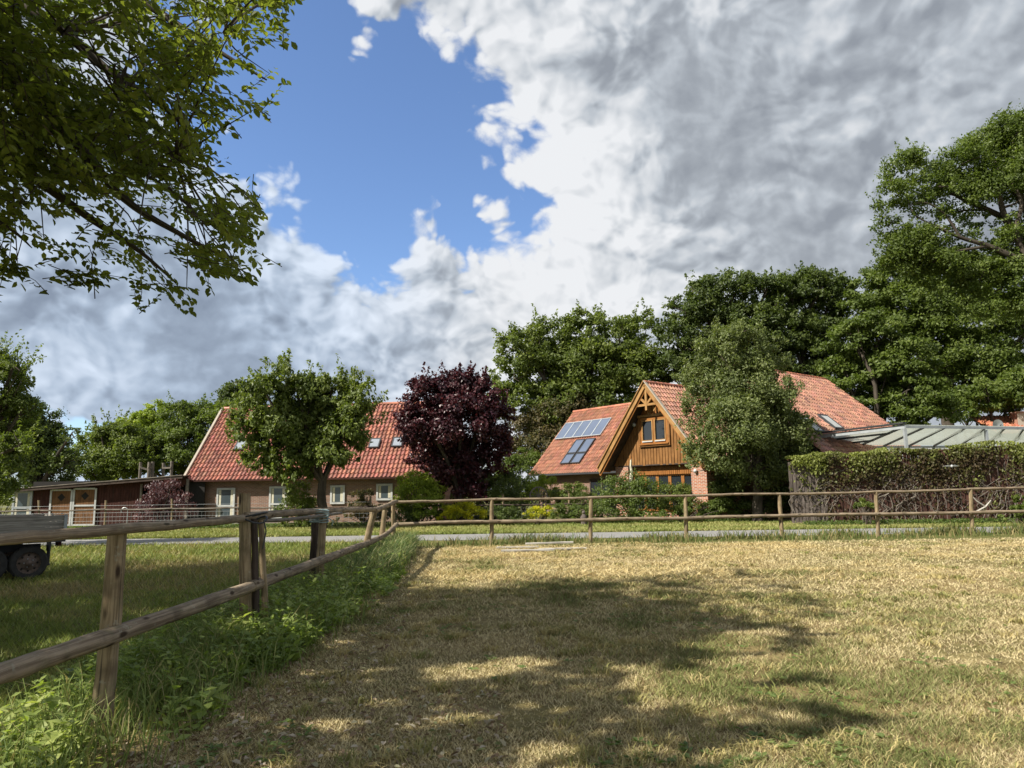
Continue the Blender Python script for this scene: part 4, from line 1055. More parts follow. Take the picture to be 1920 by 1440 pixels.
# dead pale branch leaning at the fence
br = empty('dead_branch', tuple(gnd(1840, 985))); tag(br, 'bare pale forked branch leaning low on the plank fence', 'branch')
p0 = at(1835, 955, 29.9); mb = MB()
mb.tube([at(1826, 962, 29.8), at(1848, 950, 29.8), at(1858, 938, 29.8)], [.04, .035, .02], 6); mb.tube([at(1848, 950, 29.8), at(1832, 940, 29.8), at(1822, 930, 29.8)], [.03, .025, .012], 6)
mb.build('fork', M_STONE, br)

# ------------------------------------------------------------------ glazed carport roof (right)
cp = empty('carport', (18, 34, 0)); tag(cp, 'carport with flat translucent ribbed roof on grey rafters behind the creeper', 'carport')
C0 = at(1697, 800, 32.0); CR = at(1990, 804, 34.6); CLt = at(1530, 819, 36.0)
dR = unit(CR - C0); lenR = np.linalg.norm(CR - C0)
FL = at(1610, 838, 38.2); FR = at(1990, 838, 37.5)          # far lower edge
fas = MB(); fas.beam(C0, CR, .06, .12); fas.build('front_beam', M_GREYPAINT, cp)
fas = MB(); fas.beam(CLt, C0, .06, .17); fas.build('side_beam', M_GREYPAINT, cp)
fas = MB(); fas.beam(CLt + (0, 0, .17), C0 + (0, 0, .17), .3, .06); fas.build('roof_felt', M_DARKMETAL, cp)
fas = MB(); fas.beam(CLt * .0 + FL, FR, .06, .10); fas.build('rear_beam', M_GREYPAINT, cp)
mb = MB(); mb.poly([C0 + (0, 0, .09), CR + (0, 0, .09), FR + (0, 0, .09), FL + (0, 0, .09)], .012, UP); mb.build('roof_sheet', M_POLY, cp)
mb = MB(); mb.poly([C0 + (0, 0, .09), FL + (0, 0, .09), CLt + (0, 0, .09)], .012, UP); mb.build('roof_sheet', M_POLY, cp)
for i in range(9):
    t = i / 8; a_ = C0 * (1 - t) + CR * t; b_ = FL * (1 - t) + FR * t
    mb = MB(); mb.beam(a_ + (0, 0, .02), b_ + (0, 0, .04), .05, .10); mb.build('rafter', M_DARKMETAL, cp)
    mb = MB(); mb.beam(b_ + (0, .02, -.04), np.array([b_[0], b_[1] + .25, b_[2] - 1.0]), .10, .10, up=(0, 1, 0)); mb.build('brace', M_DARKMETAL, cp)
for t in (.3, .65):
    a_ = C0 * (1 - t) + FL * t; b_ = CLt * (1 - t) + (FL * t + CLt * 0) if False else CLt * (1 - t) + FL * t
    mb = MB(); mb.beam(a_, b_, .05, .09); mb.build('rafter', M_DARKMETAL, cp)
for p in (C0, CR * .5 + C0 * .5, CR, CLt, FL, FR):
    mb = MB(); mb.beam(np.array([p[0], p[1] + .05, 0]), np.array([p[0], p[1] + .05, p[2] - .1]), .12, .12, up=(0, 1, 0)); mb.build('post', M_GREYPAINT, cp)
mb = MB(); mb.beam(np.array([FL[0], FL[1] + .4, 3.3]), np.array([FR[0], FR[1] + .4, 3.3]), .03, .7); mb.build('rear_panel', M_WHITE, cp)
# low green-roofed shed behind the fence
gs = empty('sedum_shed', (20, 33, 0)); tag(gs, 'low shed with grassy planted roof just above the creeper fence', 'shed')
qa = at(1770, 838, 33.2); qb = at(2010, 834, 32.4)
mb = MB(); mb.box(((qa[0] + qb[0]) / 2, 34, qa[2] / 2 - .15), ((qb[0] - qa[0]) / 2, .8, qa[2] / 2 - .2)); mb.build('wall', M_GREYPLANK, gs)
n = 9000; X = qa[0] + (qb[0] - qa[0]) * rng.random(n); Y = 33.2 + 1.6 * rng.random(n)
V, Fq, Cc = blades(X, Y, .10 + .14 * rng.random(n), .02 + .02 * rng.random(n), .3 + rng.random(n) * .5, pal(rng.random(n), [(0, (.30, .26, .10)), (1, (.19, .24, .06))]), Z=np.full(n, qa[2] - .30))
o = np_mesh('planted_roof', V, Fq, M_GRASS, gs, colr=Cc); o['kind'] = 'stuff'
mb = MB(); mb.box(((qa[0] + qb[0]) / 2, 34, qa[2] - .32), ((qb[0] - qa[0]) / 2 + .1, .9, .04)); mb.build('roof', M_DARKWOOD, gs)
# far house at the right edge
rh = empty('far_house', (33, 48, 0)); tag(rh, 'red-roofed house with brick chimney at the far right edge', 'house')
rA = at(1868, 798, 50); rB = at(2050, 800, 50); rz = at(1900, 780, 53)[2]
tile_roof(rh, np.array([rA[0], 50, rA[2] - .6]), np.array([1.0, 0, 0]), unit(np.array([0, 3, rz - rA[2] + .6])), rB[0] - rA[0], math.hypot(3, rz - rA[2] + .6), base=(.5, .2, .12))
mb = MB(); wall_panel(mb, (rA[0] + .3, 50.4), (rB[0], 50.4), -.2, rA[2] - .5); mb.build('wall', M_BRICK_OLD, rh)
pc = at(1914, 790, 51.5); mb = MB(); mb.box(pc, (.45, .35, .6)); mb.box(pc + (0, 0, .62), (.52, .42, .06)); mb.build('chimney', M_BRICK_BRIGHT, rh)
sd = empty('satellite_dish', tuple(at(1870, 797, 49))); tag(sd, 'pale satellite dish beside the far right house roof', 'satellite dish')
pc = np.array(sd.location); mb = MB(); V = [pc]; 
for k_ in range(14): V.append(pc + np.array([math.cos(k_ * .4488) * .38, -.08, math.sin(k_ * .4488) * .38]))
mb.add(V, [(0, k_ + 1, (k_ + 1) % 14 + 1) for k_ in range(14)]); mb.build('dish', M_GREYPAINT, sd); mb = MB(); mb.tube([pc + (0, .05, 0), pc * (1, 1, 0) + (0, .05, 0)], .04, 6); mb.tube([pc + (0, 0, -.3), pc + (0, -.4, 0)], .02, 5); mb.build('mast', M_DARKMETAL, sd)

# ------------------------------------------------------------------ trailer
tr = empty('flatbed_trailer', tuple(gnd(50, 1090))); tag(tr, 'tandem-axle flatbed trailer with grey ribbed sideboards cut by the left edge', 'trailer')
T0 = at(124, 1000, 15.0) * (1, 1, 0)                # rear near corner on plan
td = unit(np.array([-.72, -.69, 0]))     # towards the drawbar
tn = np.array([td[1], -td[0], 0]); 
if tn[1] > 0: tn = -tn                               # outwards, to the viewer
AXT = (td, UP, tn); LT = 5.2
def TP_(s, z, o_=0.0): return T0 + td * s + UP * z + tn * o_
mb = MB(); mb.box(TP_(LT / 2, .86, -1.0), (LT / 2, .05, 1.0), AXT); mb.build('bed_floor', M_GREYWOOD, tr)
mb = MB(); mb.box(TP_(LT / 2, .78, -.03), (LT / 2, .06, .03), AXT); mb.box(TP_(LT / 2, .60, -.7), (LT / 2 - .3, .07, .05), AXT); mb.build('chassis', M_DARKMETAL, tr)
for side in (0, -2.0):
    for k_ in range(3): mb = MB(); mb.box(TP_(LT / 2, .965 + .115 * k_, side), (LT / 2, .054, .018 + .004 * (k_ % 2)), AXT); mb.build('sideboard', M_ALU, tr)
for k_ in range(3): mb = MB(); mb.box(TP_(.0, .965 + .115 * k_, -1.0), (.018, .054, .97), AXT); mb.build('tailboard', M_ALU, tr)
for s_ in (0.03, LT - .03):
    mb = MB(); mb.box(TP_(s_, 1.08, .03), (.03, .19, .02), AXT); mb.build('corner_post', M_GREYPAINT, tr)
mb = MB()
for k_ in range(30): mb.box(TP_(.1 + k_ * .17, 1.285, -.0), (.012, .012, .012), AXT)
mb.build('lashing_rings', M_WHITE, tr)['kind'] = 'stuff'
def wheel(c, ax, r=.345, wd=.20):
    ax = unit(ax); e1 = unit(np.cross(ax, UP)); 
    def ring(prof, nseg=28, tread=False):
        V = []; 
        for k_ in range(nseg):
            a = 2 * math.pi * k_ / nseg; d_ = e1 * math.cos(a) + UP * math.sin(a)
            for (rr, oo) in prof: V.append(c + d_ * (rr + (.006 if tread and k_ % 2 and rr > r - .01 else 0)) + ax * oo)
        m = len(prof); Fs = [(k_ * m + i, k_ * m + i + 1, ((k_ + 1) % nseg) * m + i + 1, ((k_ + 1) % nseg) * m + i) for k_ in range(nseg) for i in range(m - 1)]
        return V, Fs
    root_loc = c
    mb = MB(); V, Fs = ring([(.205, -wd / 2), (.30, -wd / 2), (r - .02, -wd / 2 + .01), (r, -wd / 2 + .035), (r, wd / 2 - .035), (r - .02, wd / 2 - .01), (.30, wd / 2), (.215, wd / 2 - .01), (.20, wd / 2 - .03)], 40, True); mb.add(V, Fs)
    ty = mb.build('wheel', M_RUBBER, tr)
    mb = MB(); V, Fs = ring([(.212, wd / 2 - .015), (.20, wd / 2 - .03), (.185, wd / 2 - .06), (.13, wd / 2 - .05), (.10, wd / 2 - .02), (.06, wd / 2 - .02), (.055, wd / 2 + .02), (.0, wd / 2 + .025)], 24); mb.add(V, Fs)
    mb.build('rim', M_RIM, ty, origin=_world(tr), smooth=True)
    mb = MB()
    for k_ in range(8):
        a = k_ * math.pi / 4; sphere_mb(mb, c + (e1 * math.cos(a) + UP * math.sin(a)) * .155 + ax * (wd / 2 - .05), .022, 6, 4)
    mb.build('rim_hole_shade', M_DARKIN, ty, origin=_world(tr))  # dark beads painting the shade in the holes of the rim
    mb = MB()
    for k_ in range(5):
        a = k_ * math.pi * .4; sphere_mb(mb, c + (e1 * math.cos(a) + UP * math.sin(a)) * .082 + ax * (wd / 2 - .015), .012, 6, 4)
    mb.build('lug_nuts', M_GREYPAINT, ty, origin=_world(tr))
for s_ in (.58, 1.26):
    for o_ in (-.22, -1.8): wheel(TP_(s_, .33, o_), tn if o_ > -1 else -tn, .33)
mb = MB(); mb.box(TP_(1.01, .745, -.2), (.77, .012, .16), AXT); mb.box(TP_(.25, .64, -.2), (.012, .10, .15), AXT); mb.box(TP_(1.78, .64, -.2), (.012, .10, .15), AXT); mb.build('mudguard', M_DARKMETAL, tr)
mb = MB(); mb.tube([TP_(.66, .345, -.2), TP_(.66, .345, -1.8)], .04, 8); mb.tube([TP_(1.36, .345, -.2), TP_(1.36, .345, -1.8)], .04, 8); mb.build('axle', M_DARKMETAL, tr)
mb = MB(); mb.box(TP_(.06, .70, -.3), (.03, .07, .13), AXT); mb.build('tail_light', M_REDWOOD, tr)
mb = MB(); mb.tube([TP_(.1, .60, -.9), TP_(.1, .25, -.92), TP_(.08, .20, -.92)], .035, 7); mb.build('prop_stand', M_DARKMETAL, tr)
mb = MB(); mb.beam(TP_(LT, .62, -1.0), TP_(LT + 1.6, .55, -1.0), .10, .10); mb.build('drawbar', M_DARKMETAL, tr)

# ------------------------------------------------------------------ small garden things
wh = empty('wagon_wheel', tuple(at(1010, 975, 38) * (1, 1, 0))); tag(wh, 'old wooden wagon wheel leaning among the shrubs left of the farmhouse', 'wagon wheel')
wc_ = at(1010, 930, 37.6); mb = MB(); aa = np.linspace(0, 2 * math.pi, 25)
mb.tube([wc_ + np.array([math.cos(a) * .45, 0, math.sin(a) * .45]) for a in aa], .04, 6, False); mb.build('rim', M_GREYWOOD, wh)
for k_ in range(6):
    a = k_ * math.pi / 6; mb = MB(); d_ = np.array([math.cos(a), 0, math.sin(a)]) * .43; mb.tube([wc_ - d_, wc_ + d_], .022, 5); mb.build('spoke', M_GREYWOOD, wh)
mb = MB(); mb.tube([wc_ + (0, -.1, 0), wc_ + (0, .1, 0)], .07, 8); mb.build('hub', M_GREYWOOD, wh)
hk = empty('shepherd_hook', tuple(gnd(238, 986))); tag(hk, 'curled metal hook standing in front of the stable', 'garden hook')
hb = at(238, 985, 38) * (1, 1, 0); zt = at(238, 958, 38)[2]
mb = MB(); mb.tube([hb, hb + (0, 0, zt)] + [hb + np.array([-.17 + .17 * math.cos(a), 0, zt + .17 * math.sin(a)]) for a in np.linspace(.3, 3.6, 8)], .028, 6); mb.build('hook', M_ZINC, hk)
gf = empty('garden_figure', tuple(at(1095, 985, 34) * (1, 1, 0))); tag(gf, 'small pale stone garden figure among the shrubs by the rail post', 'garden figure')
gb = np.array(gf.location); zt = at(1095, 958, 34)[2]
mb = MB(); mb.tube([gb, gb + (0, 0, zt * .35), gb + (0, 0, zt * .55), gb + (.01, 0, zt * .72), gb + (0, 0, zt * .82)], [.16, .12, .17, .10, .06], 9); sphere_mb(mb, gb + (0, -.02, zt * .9), .085); mb.build('statue', M_GREYPLANK, gf, smooth=True)
# pale boards lying on the grass
for i, (x0_, x1_, y_, l_) in enumerate(((930, 1010, 1030, 'pale weathered board lying at left of the heap by the far fence'), (985, 1075, 1026, 'pale weathered board lying on top of the heap by the far fence'), (1010, 1100, 1033, 'pale weathered board lying at the right front of the heap'), (940, 1040, 1036, 'pale weathered board half buried in hay at the front of the heap'))):
    a_ = gnd(x0_, y_); b_ = gnd(x1_, y_ - 1); a_[2] = .05 + .05 * (i == 1); b_[2] = .06 + .07 * (i == 1)
    mb = MB(); m_ = (a_ + b_) / 2; dx = unit(b_ - a_); mb.box(m_, (np.linalg.norm(b_ - a_) / 2, .13, .018), (dx, np.cross(UP, dx), UP)); tag(mb.build('board', M_STONE), l_, 'board', 'pale boards lying by the far fence')
#--TREES--
# ------------------------------------------------------------------ trees and shrubs
GREEN_MID = [(0, (.058, .086, .018)), (.5, (.112, .156, .030)), (1, (.185, .232, .056))]
GREEN_DARK = [(0, (.045, .068, .018)), (.5, (.086, .120, .030)), (1, (.150, .185, .052))]
GREEN_FRESH = [(0, (.068, .098, .022)), (.5, (.130, .170, .036)), (1, (.225, .265, .070))]
GREEN_GREY = [(0, (.080, .105, .036)), (.5, (.150, .185, .062)), (1, (.255, .285, .115))]
PURPLE = [(0, (.022, .006, .010)), (.5, (.055, .014, .020)), (1, (.105, .032, .036))]
RUSTY = [(0, (.06, .075, .025)), (.5, (.12, .105, .045)), (1, (.19, .145, .075))]
YELLOW = [(0, (.12, .17, .02)), (.35, (.40, .40, .02)), (1, (.75, .66, .03))]
LIME = [(0, (.13, .18, .02)), (.5, (.24, .31, .035)), (1, (.40, .45, .08))]
def sph(n):
    v = rng.normal(0, 1, (n, 3)); return unit(v)
def leaf_cloud(lobes, n_leaf, L, palette, clump=.36, per=110, up=.55, gaps=.12, asp=.55, flat=.7, inner=.18, droop=0.0, frac=1.0, seed=0, jit=.16, sprig=.10, sprays=0, slen=.8):
    """lobes: array (m,4..6) x y z rx [ry rz]; leaves gathered into clumps on the lobes' skins"""
    lobes = [tuple(l) + ((l[3], l[3]) if len(l) == 4 else ()) for l in lobes]
    area = np.array([l[3] * l[5] for l in lobes]); ncl = max(len(lobes), int(n_leaf / per)); w_ = area / area.sum()
    CC = []; CR_ = []; CD = []
    for l, ww in zip(lobes, w_):
        k = max(3, int(round(ncl * ww))); d = sph(k); d[:, 2] = np.where(d[:, 2] < -.55, -d[:, 2], d[:, 2])
        R_ = np.array(l[3:6]); c = np.array(l[:3])
        rad = np.where(rng.random(k) < inner, .35 + .4 * rng.random(k), .80 + .26 * rng.random(k))
        CC.append(c + d * R_ * rad[:, None]); CR_.append(np.full(k, 1.0) * min(R_) * clump * (.6 + .8 * rng.random(k))); CD.append(d)
    CC = np.vstack(CC); CR_ = np.concatenate(CR_); CD = np.vstack(CD)
    k = rng.random(len(CC)) > gaps; CC = CC[k]; CR_ = CR_[k]; CD = CD[k]
    m = len(CC); cnt = rng.multinomial(n_leaf, (CR_ ** 1.6) / (CR_ ** 1.6).sum()); ix = np.repeat(np.arange(m), cnt); n = len(ix)
    d = sph(n); r_ = rng.random(n) ** .45
    sp = rng.random(n) < sprig; r_[sp] *= 1.0 + .7 * rng.random(sp.sum())
    off = d * (r_ * CR_[ix])[:, None]; off[:, 2] *= flat; off += CD[ix] * (CR_[ix] * .15)[:, None]
    P = CC[ix] + off
    N = unit(off) * .7 + CD[ix] * .35 + np.array([0, 0, up]) + rng.normal(0, .38, (n, 3))
    Dr = rng.normal(0, 1, (n, 3)) + (0, 0, -droop) + unit(off) * .5
    LL = L * (.65 + .7 * rng.random(n))
    ct_ = rng.random(m)[ix] * .55 + .2
    tt = np.clip(ct_ + rng.normal(0, jit, n), 0, 1)
    if sprays:
        out_ = np.argsort(-(np.linalg.norm(CC - CC.mean(0), axis=1) + rng.random(m) * .8 * CR_.mean()))[:max(sprays, m // 2)]
        for i in rng.choice(out_, sprays):
            dd = unit(CD[i] * .7 + np.array([0, 0, .55]) + rng.normal(0, .3, 3)); q = 24; s_ = np.sort(rng.random(q)); ln = slen * (.6 + .7 * rng.random())
            Pq = CC[i] + dd * (CR_[i] * .4 + s_[:, None] * ln) + rng.normal(0, L * .55, (q, 3)) * (1.25 - s_[:, None])
            P = np.vstack([P, Pq]); N = np.vstack([N, rng.normal(0, .5, (q, 3)) + (0, 0, .7) + dd * .3]); Dr = np.vstack([Dr, rng.normal(0, .7, (q, 3)) + dd * .4 + (0, 0, -droop)])
            LL = np.concatenate([LL, L * (.7 + .5 * rng.random(q))]); tt = np.concatenate([tt, np.clip(.62 + rng.normal(0, .2, q), 0, 1)])
        n = len(P)
    V, Fq, kk = leaf_faces(P, Dr, N, LL, LL * asp * (.8 + .4 * rng.random(n)), .14)
    C = pal(tt, palette)
    return V, Fq, np.repeat(C, 4, 0), CC
def tree(name, label, cat, base, trunk_h, tr_r, lobes, n_leaf, L, palette, group=None, m=None, bark=None, limbs=True, lean=(0, 0), twigs=40, **kw):
    root = empty(name, (base[0], base[1], 0)); tag(root, label, cat, group)
    V, Fq, C, CC = leaf_cloud(lobes, n_leaf, L, palette, **kw)
    o = np_mesh('crown', V, Fq, m or M_LEAF, root, colr=C); o['kind'] = 'stuff'
    bark = bark or M_BARK
    b = np.array([base[0], base[1], -.1]); t = np.array([base[0] + lean[0], base[1] + lean[1], trunk_h])
    P = smooth_path([b, b * .66 + t * .34 + (*rng.normal(0, tr_r * .3, 2), 0), b * .33 + t * .67 + (*rng.normal(0, tr_r * .3, 2), 0), t], 4)
    Rr = np.linspace(tr_r, tr_r * .72, len(P)); Rr[0] *= 1.35; Rr[1] *= 1.1
    mb = MB(); mb.tube(P, Rr, 10, True, .12); mb.build('trunk', bark, root, smooth=True)
    if limbs:
        big = sorted(lobes, key=lambda l: -l[3])[:9]
        for l in big:
            c = np.array(l[:3]); s0 = t + (0, 0, -trunk_h * .08 * rng.random())
            mid = s0 * .5 + c * .5 + (0, 0, .12 * np.linalg.norm(c - s0)) * np.array([1, 1, 1]) * .5 + rng.normal(0, .05 * np.linalg.norm(c - s0), 3)
            e = c + unit(c - s0) * l[3] * .55
            P = smooth_path([s0, mid, c, e], 4); mb = MB(); mb.tube(P, np.linspace(tr_r * .48, tr_r * .07, len(P)), 7, False, .1)
            for q in range(3):
                i0 = int(rng.integers(3, len(P) - 1)); e2 = c + sph(1)[0] * l[3] * .95; mb.tube(smooth_path([P[i0], (P[i0] + e2) / 2 + rng.normal(0, .08 * l[3], 3), e2], 3), [tr_r * .17, tr_r * .15, tr_r * .12, tr_r * .10, tr_r * .08, tr_r * .05, tr_r * .03], 5, False)
            mb.build('limb', bark, root, smooth=True)
        if twigs:
            mb = MB(); ii = rng.choice(len(CC), min(twigs, len(CC)), replace=False)
            for i in ii:
                l = min(lobes, key=lambda q: np.linalg.norm(np.array(q[:3]) - CC[i])); c = np.array(l[:3])
                mb.tube([c, (c + CC[i]) / 2 + rng.normal(0, .06 * l[3], 3), CC[i]], [tr_r * .09, tr_r * .06, tr_r * .02], 4, False)
            mb.build('twigs', bark, root)['kind'] = 'stuff'
    return root
def PL_(items, Y, sq=.9, k=1.0):
    """silhouette circles (pixel x, y, radius, depth offset) -> lobes at real distance"""
    out = []
    for it in items:
        px, py, r = it[:3]; dy = it[3] if len(it) > 3 else rng.normal(0, .6)
        c = at(px, py, Y + dy); rr = k * r * (Y + dy) / F_PX; out.append((c[0], c[1], c[2], rr, rr, rr * sq))
    return out
def gx(px, Y): return at(px, 930, Y)[0]

# round green tree before the cottage
Yc = 33
tree('cherry_tree', 'round-headed green tree with pale glossy leaves in front of the cottage', 'tree', (gx(604, Yc), Yc), 2.2, .24,
     PL_([(500, 740, 42), (560, 745, 50), (620, 745, 45), (665, 765, 36), (535, 705, 22), (538, 722, 26), (585, 718, 24), (628, 718, 22), (670, 735, 20), (470, 775, 34), (465, 815, 32), (520, 800, 55), (590, 800, 62), (650, 810, 46), (688, 775, 20),
          (440, 800, 18), (480, 850, 34), (545, 855, 48), (610, 850, 46), (660, 850, 30), (700, 756, 12), (520, 893, 28), (560, 900, 30), (494, 880, 26), (535, 692, 9), (540, 700, 12), (470, 742, 16), (452, 770, 14), (424, 815, 8), (700, 790, 10), (643, 705, 10), (608, 706, 10), (690, 742, 10), (668, 722, 9)], Yc, k=.80),
     34000, .205, GREEN_FRESH, m=M_LEAF_GLOSS, asp=.5, clump=.34, per=55, gaps=.20, droop=.9, flat=1.0, up=.7, sprig=.3, inner=.12, sprays=210, slen=.8)
# purple maple
Yp = 37
tree('purple_maple', 'dark purple-leaved tree standing between the cottage and the farmhouse', 'tree', (gx(862, Yp), Yp), 1.6, .26,
     PL_([(800, 745, 42), (850, 740, 50), (905, 745, 42), (935, 785, 34), (792, 722, 22), (835, 712, 20), (855, 722, 22), (905, 718, 18), (800, 800, 52), (865, 800, 70), (925, 835, 42), (790, 855, 34), (845, 870, 52), (905, 875, 42), (775, 785, 26), (950, 845, 18), (830, 915, 40), (890, 915, 42), (770, 830, 22)], Yp, k=.88),
     52000, .15, PURPLE, m=M_PURPLE, clump=.34, per=80, asp=.8, gaps=.06, droop=.3, jit=.22, sprays=140, slen=.7)
# tall oval tree before the farmhouse
Yt = 34.5
tree('oval_tree', 'tall oval grey-green tree standing in front of the farmhouse', 'tree', (gx(1418, Yt), Yt), 2.4, .26,
     PL_([(1350, 660, 52), (1400, 650, 46), (1440, 680, 42), (1330, 720, 58), (1400, 735, 80), (1460, 745, 50), (1310, 790, 42), (1375, 810, 75), (1450, 820, 72), (1500, 800, 36), (1340, 865, 60), (1410, 885, 66), (1475, 880, 56), (1515, 855, 30), (1520, 905, 22), (1350, 630, 30), (1395, 622, 24), (1300, 750, 30), (1290, 690, 20), (1300, 830, 24), (1455, 640, 16)], Yt, k=.84),
     80000, .135, GREEN_GREY, clump=.30, per=80, asp=.55, gaps=.04, flat=1.0, up=.6, m=M_LEAF_GLOSS, inner=.28, sprays=120, slen=.45)
# background trees
BG = 'trees standing behind the houses'
tree('oak_tree', 'broad green tree rising directly behind the purple tree and solar roof', 'tree', (gx(1080, 62), 62), 5, .5,
     PL_([(985, 660, 50), (1040, 640, 48), (1100, 625, 45), (1160, 640, 48), (1210, 625, 34), (965, 710, 42), (1030, 710, 62), (1110, 700, 70), (1180, 700, 60), (1225, 700, 40), (960, 760, 45), (1050, 770, 60), (1140, 760, 55), (1215, 600, 18), (1080, 600, 22), (945, 690, 22)], 62),
     66000, .30, GREEN_FRESH, BG, clump=.30, per=75, gaps=.14, sprays=90, slen=1.4)
tree('blossom_shrub_tree', 'rust-tinged small tree between the purple tree and the solar roof', 'tree', (gx(1060, 61), 61), 2.5, .3,
     PL_([(1000, 810, 42), (1050, 790, 45), (1100, 770, 40), (1140, 765, 28), (980, 860, 40), (1030, 850, 50), (1080, 820, 45), (975, 800, 26)], 61),
     26000, .22, RUSTY, BG, clump=.36, per=70, gaps=.05)
tree('oak_tree', 'dark oak behind the gable ridge and the left side of the oval tree', 'tree', (gx(1340, 60), 60), 6, .6,
     PL_([(1285, 585, 38), (1330, 560, 45), (1380, 548, 42), (1430, 560, 44), (1275, 640, 45), (1340, 630, 60), (1410, 630, 62), (1270, 700, 45), (1340, 710, 60), (1260, 610, 20), (1300, 545, 20), (1400, 720, 60)], 60),
     54000, .28, GREEN_DARK, BG, clump=.30, per=70, gaps=.20, sprays=70, slen=1.2)
tree('oak_tree', 'dark open-crowned oak above the big tiled roof', 'tree', (gx(1530, 60), 60), 7, .6,
     PL_([(1480, 555, 42), (1530, 548, 44), (1575, 560, 40), (1480, 620, 50), (1545, 620, 55), (1500, 680, 45), (1560, 690, 48), (1440, 690, 45), (1510, 525, 20), (1540, 740, 40)], 60),
     44000, .28, GREEN_DARK, BG, clump=.30, per=70, gaps=.22, sprays=60, slen=1.2)
tree('maple_tree', 'bright green layered tree at the right end of the big tiled roof', 'tree', (gx(1650, 48), 48), 3.2, .4,
     PL_([(1600, 640, 42), (1645, 620, 38), (1585, 700, 42), (1640, 690, 55), (1700, 680, 50), (1600, 745, 38), (1660, 750, 48), (1720, 750, 50), (1690, 790, 36), (1630, 770, 30), (1750, 780, 40)], 48),
     46000, .24, GREEN_MID, BG, clump=.40, per=90, gaps=.10, flat=.5, up=.9)
tree('maple_tree', 'tall green tree behind the carport, right of the bright layered tree', 'tree', (gx(1790, 58), 58), 7, .6,
     PL_([(1650, 545, 46), (1700, 520, 46), (1760, 515, 50), (1830, 520, 46), (1890, 545, 46), (1640, 600, 48), (1710, 590, 62), (1790, 590, 66), (1870, 610, 60), (1740, 660, 60), (1830, 680, 62), (1900, 690, 50), (1780, 730, 50), (1860, 745, 46), (1930, 620, 50), (1610, 570, 30)], 58),
     80000, .27, GREEN_MID, BG, clump=.36, per=85, gaps=.08, flat=.6)
tree('maple_tree', 'low green tree over the far right house roof', 'tree', (gx(1860, 52), 52), 2.5, .3,
     PL_([(1790, 760, 34), (1830, 770, 34), (1870, 755, 36), (1910, 740, 40), (1850, 735, 30), (1815, 790, 22), (1950, 730, 50)], 52),
     20000, .24, GREEN_MID, BG, clump=.38, per=80, gaps=.2, flat=.6)
# great oak reaching in from the right
tree('great_oak', 'great spreading oak with dark twisting limbs at the upper right', 'tree', (gx(2040, 42), 42), 14.5, .62,
     PL_([(1700, 320, 38, 0), (1745, 330, 36, .5), (1800, 310, 42, 0), (1850, 290, 44, 1), (1900, 260, 42, 0), (1880, 240, 30, 0), (1680, 370, 36, -.5), (1735, 385, 34, 0), (1800, 370, 45, 1), (1870, 355, 50, 0), (1930, 330, 60, 0),
          (1665, 425, 24, 0), (1720, 440, 26, 0), (1765, 450, 30, 0), (1700, 480, 28, 0), (1745, 500, 26, .5), (1830, 420, 26, 1), (1890, 420, 24, 0), (1965, 250, 60, 1), (2030, 330, 70, 0), (1980, 430, 50, 0), (2080, 430, 70, 0), (1715, 288, 16, 0), (1672, 340, 20, 0), (1655, 470, 14, 0), (1780, 495, 26), (1860, 480, 30), (1910, 500, 40), (1880, 540, 36), (1930, 580, 44), (1775, 415, 26), (1985, 560, 60), (1725, 500, 30), (1690, 505, 20), (1800, 530, 34), (1740, 545, 30), (1845, 505, 34), (1840, 570, 36), (1655, 395, 18), (1760, 350, 30), (1820, 460, 26), (1700, 462, 44), (1748, 492, 44), (1678, 500, 34), (1795, 505, 40), (1840, 520, 40), (1900, 455, 34)], 42),
     145000, .18, GREEN_MID, clump=.44, per=80, gaps=.06, twigs=90, inner=.22, sprays=120, slen=.9)
mb = MB()
O_ = bpy.data.objects['great_oak']
for pth, r0 in (([(1990, 560), (1950, 500), (1900, 482), (1850, 460), (1800, 445), (1745, 420)], .26), ([(1935, 500), (1905, 440), (1915, 380), (1890, 330)], .2), ([(1850, 462), (1800, 470), (1760, 480), (1720, 470)], .1), ([(1800, 445), (1770, 400), (1735, 380), (1705, 385)], .09), ([(1745, 420), (1715, 402), (1700, 370)], .06)):
    P = smooth_path([at(x, y, 41.2) for x, y in pth], 4); lm = MB(); lm.tube(P, np.linspace(r0, r0 * .3, len(P)), 8, False, .12); lm.build('limb', M_BARK, O_, smooth=True)
# left side trees
LG = 'trees left of and behind the stable'
tree('maple_tree', 'nearest light green tree filling the left edge above the trailer', 'tree', (gx(-60, 24), 24), 2.0, .22,
     PL_([(-10, 720, 50), (20, 700, 30), (5, 780, 50), (40, 770, 28), (-30, 850, 60), (30, 840, 32), (15, 890, 34), (-40, 700, 50), (45, 715, 16), (-20, 920, 40), (50, 810, 22), (8, 676, 18)], 24),
     26000, .12, GREEN_FRESH, LG, clump=.36, per=70, gaps=.14, flat=.7, sprays=120, slen=.9)
tree('dark_tree', 'dark green tree behind the left edge tree and stable end', 'tree', (gx(70, 46), 46), 2, .3,
     PL_([(75, 790, 32), (60, 830, 46), (95, 850, 36), (85, 890, 40), (40, 880, 50), (105, 800, 14), (128, 870, 30), (60, 770, 22), (130, 820, 20), (20, 800, 50)], 46),
     28000, .19, GREEN_DARK, LG, clump=.36, per=70, gaps=.05)
tree('willow_tree', 'soft light green tree behind the stable roof', 'tree', (gx(205, 56), 56), 2, .3,
     PL_([(180, 845, 34), (215, 830, 36), (245, 825, 30), (170, 880, 34), (215, 880, 40), (165, 830, 16), (250, 860, 40), (190, 815, 18)], 56),
     26000, .22, GREEN_FRESH, LG, clump=.36, per=70, gaps=.05, sprays=60, slen=1.3)
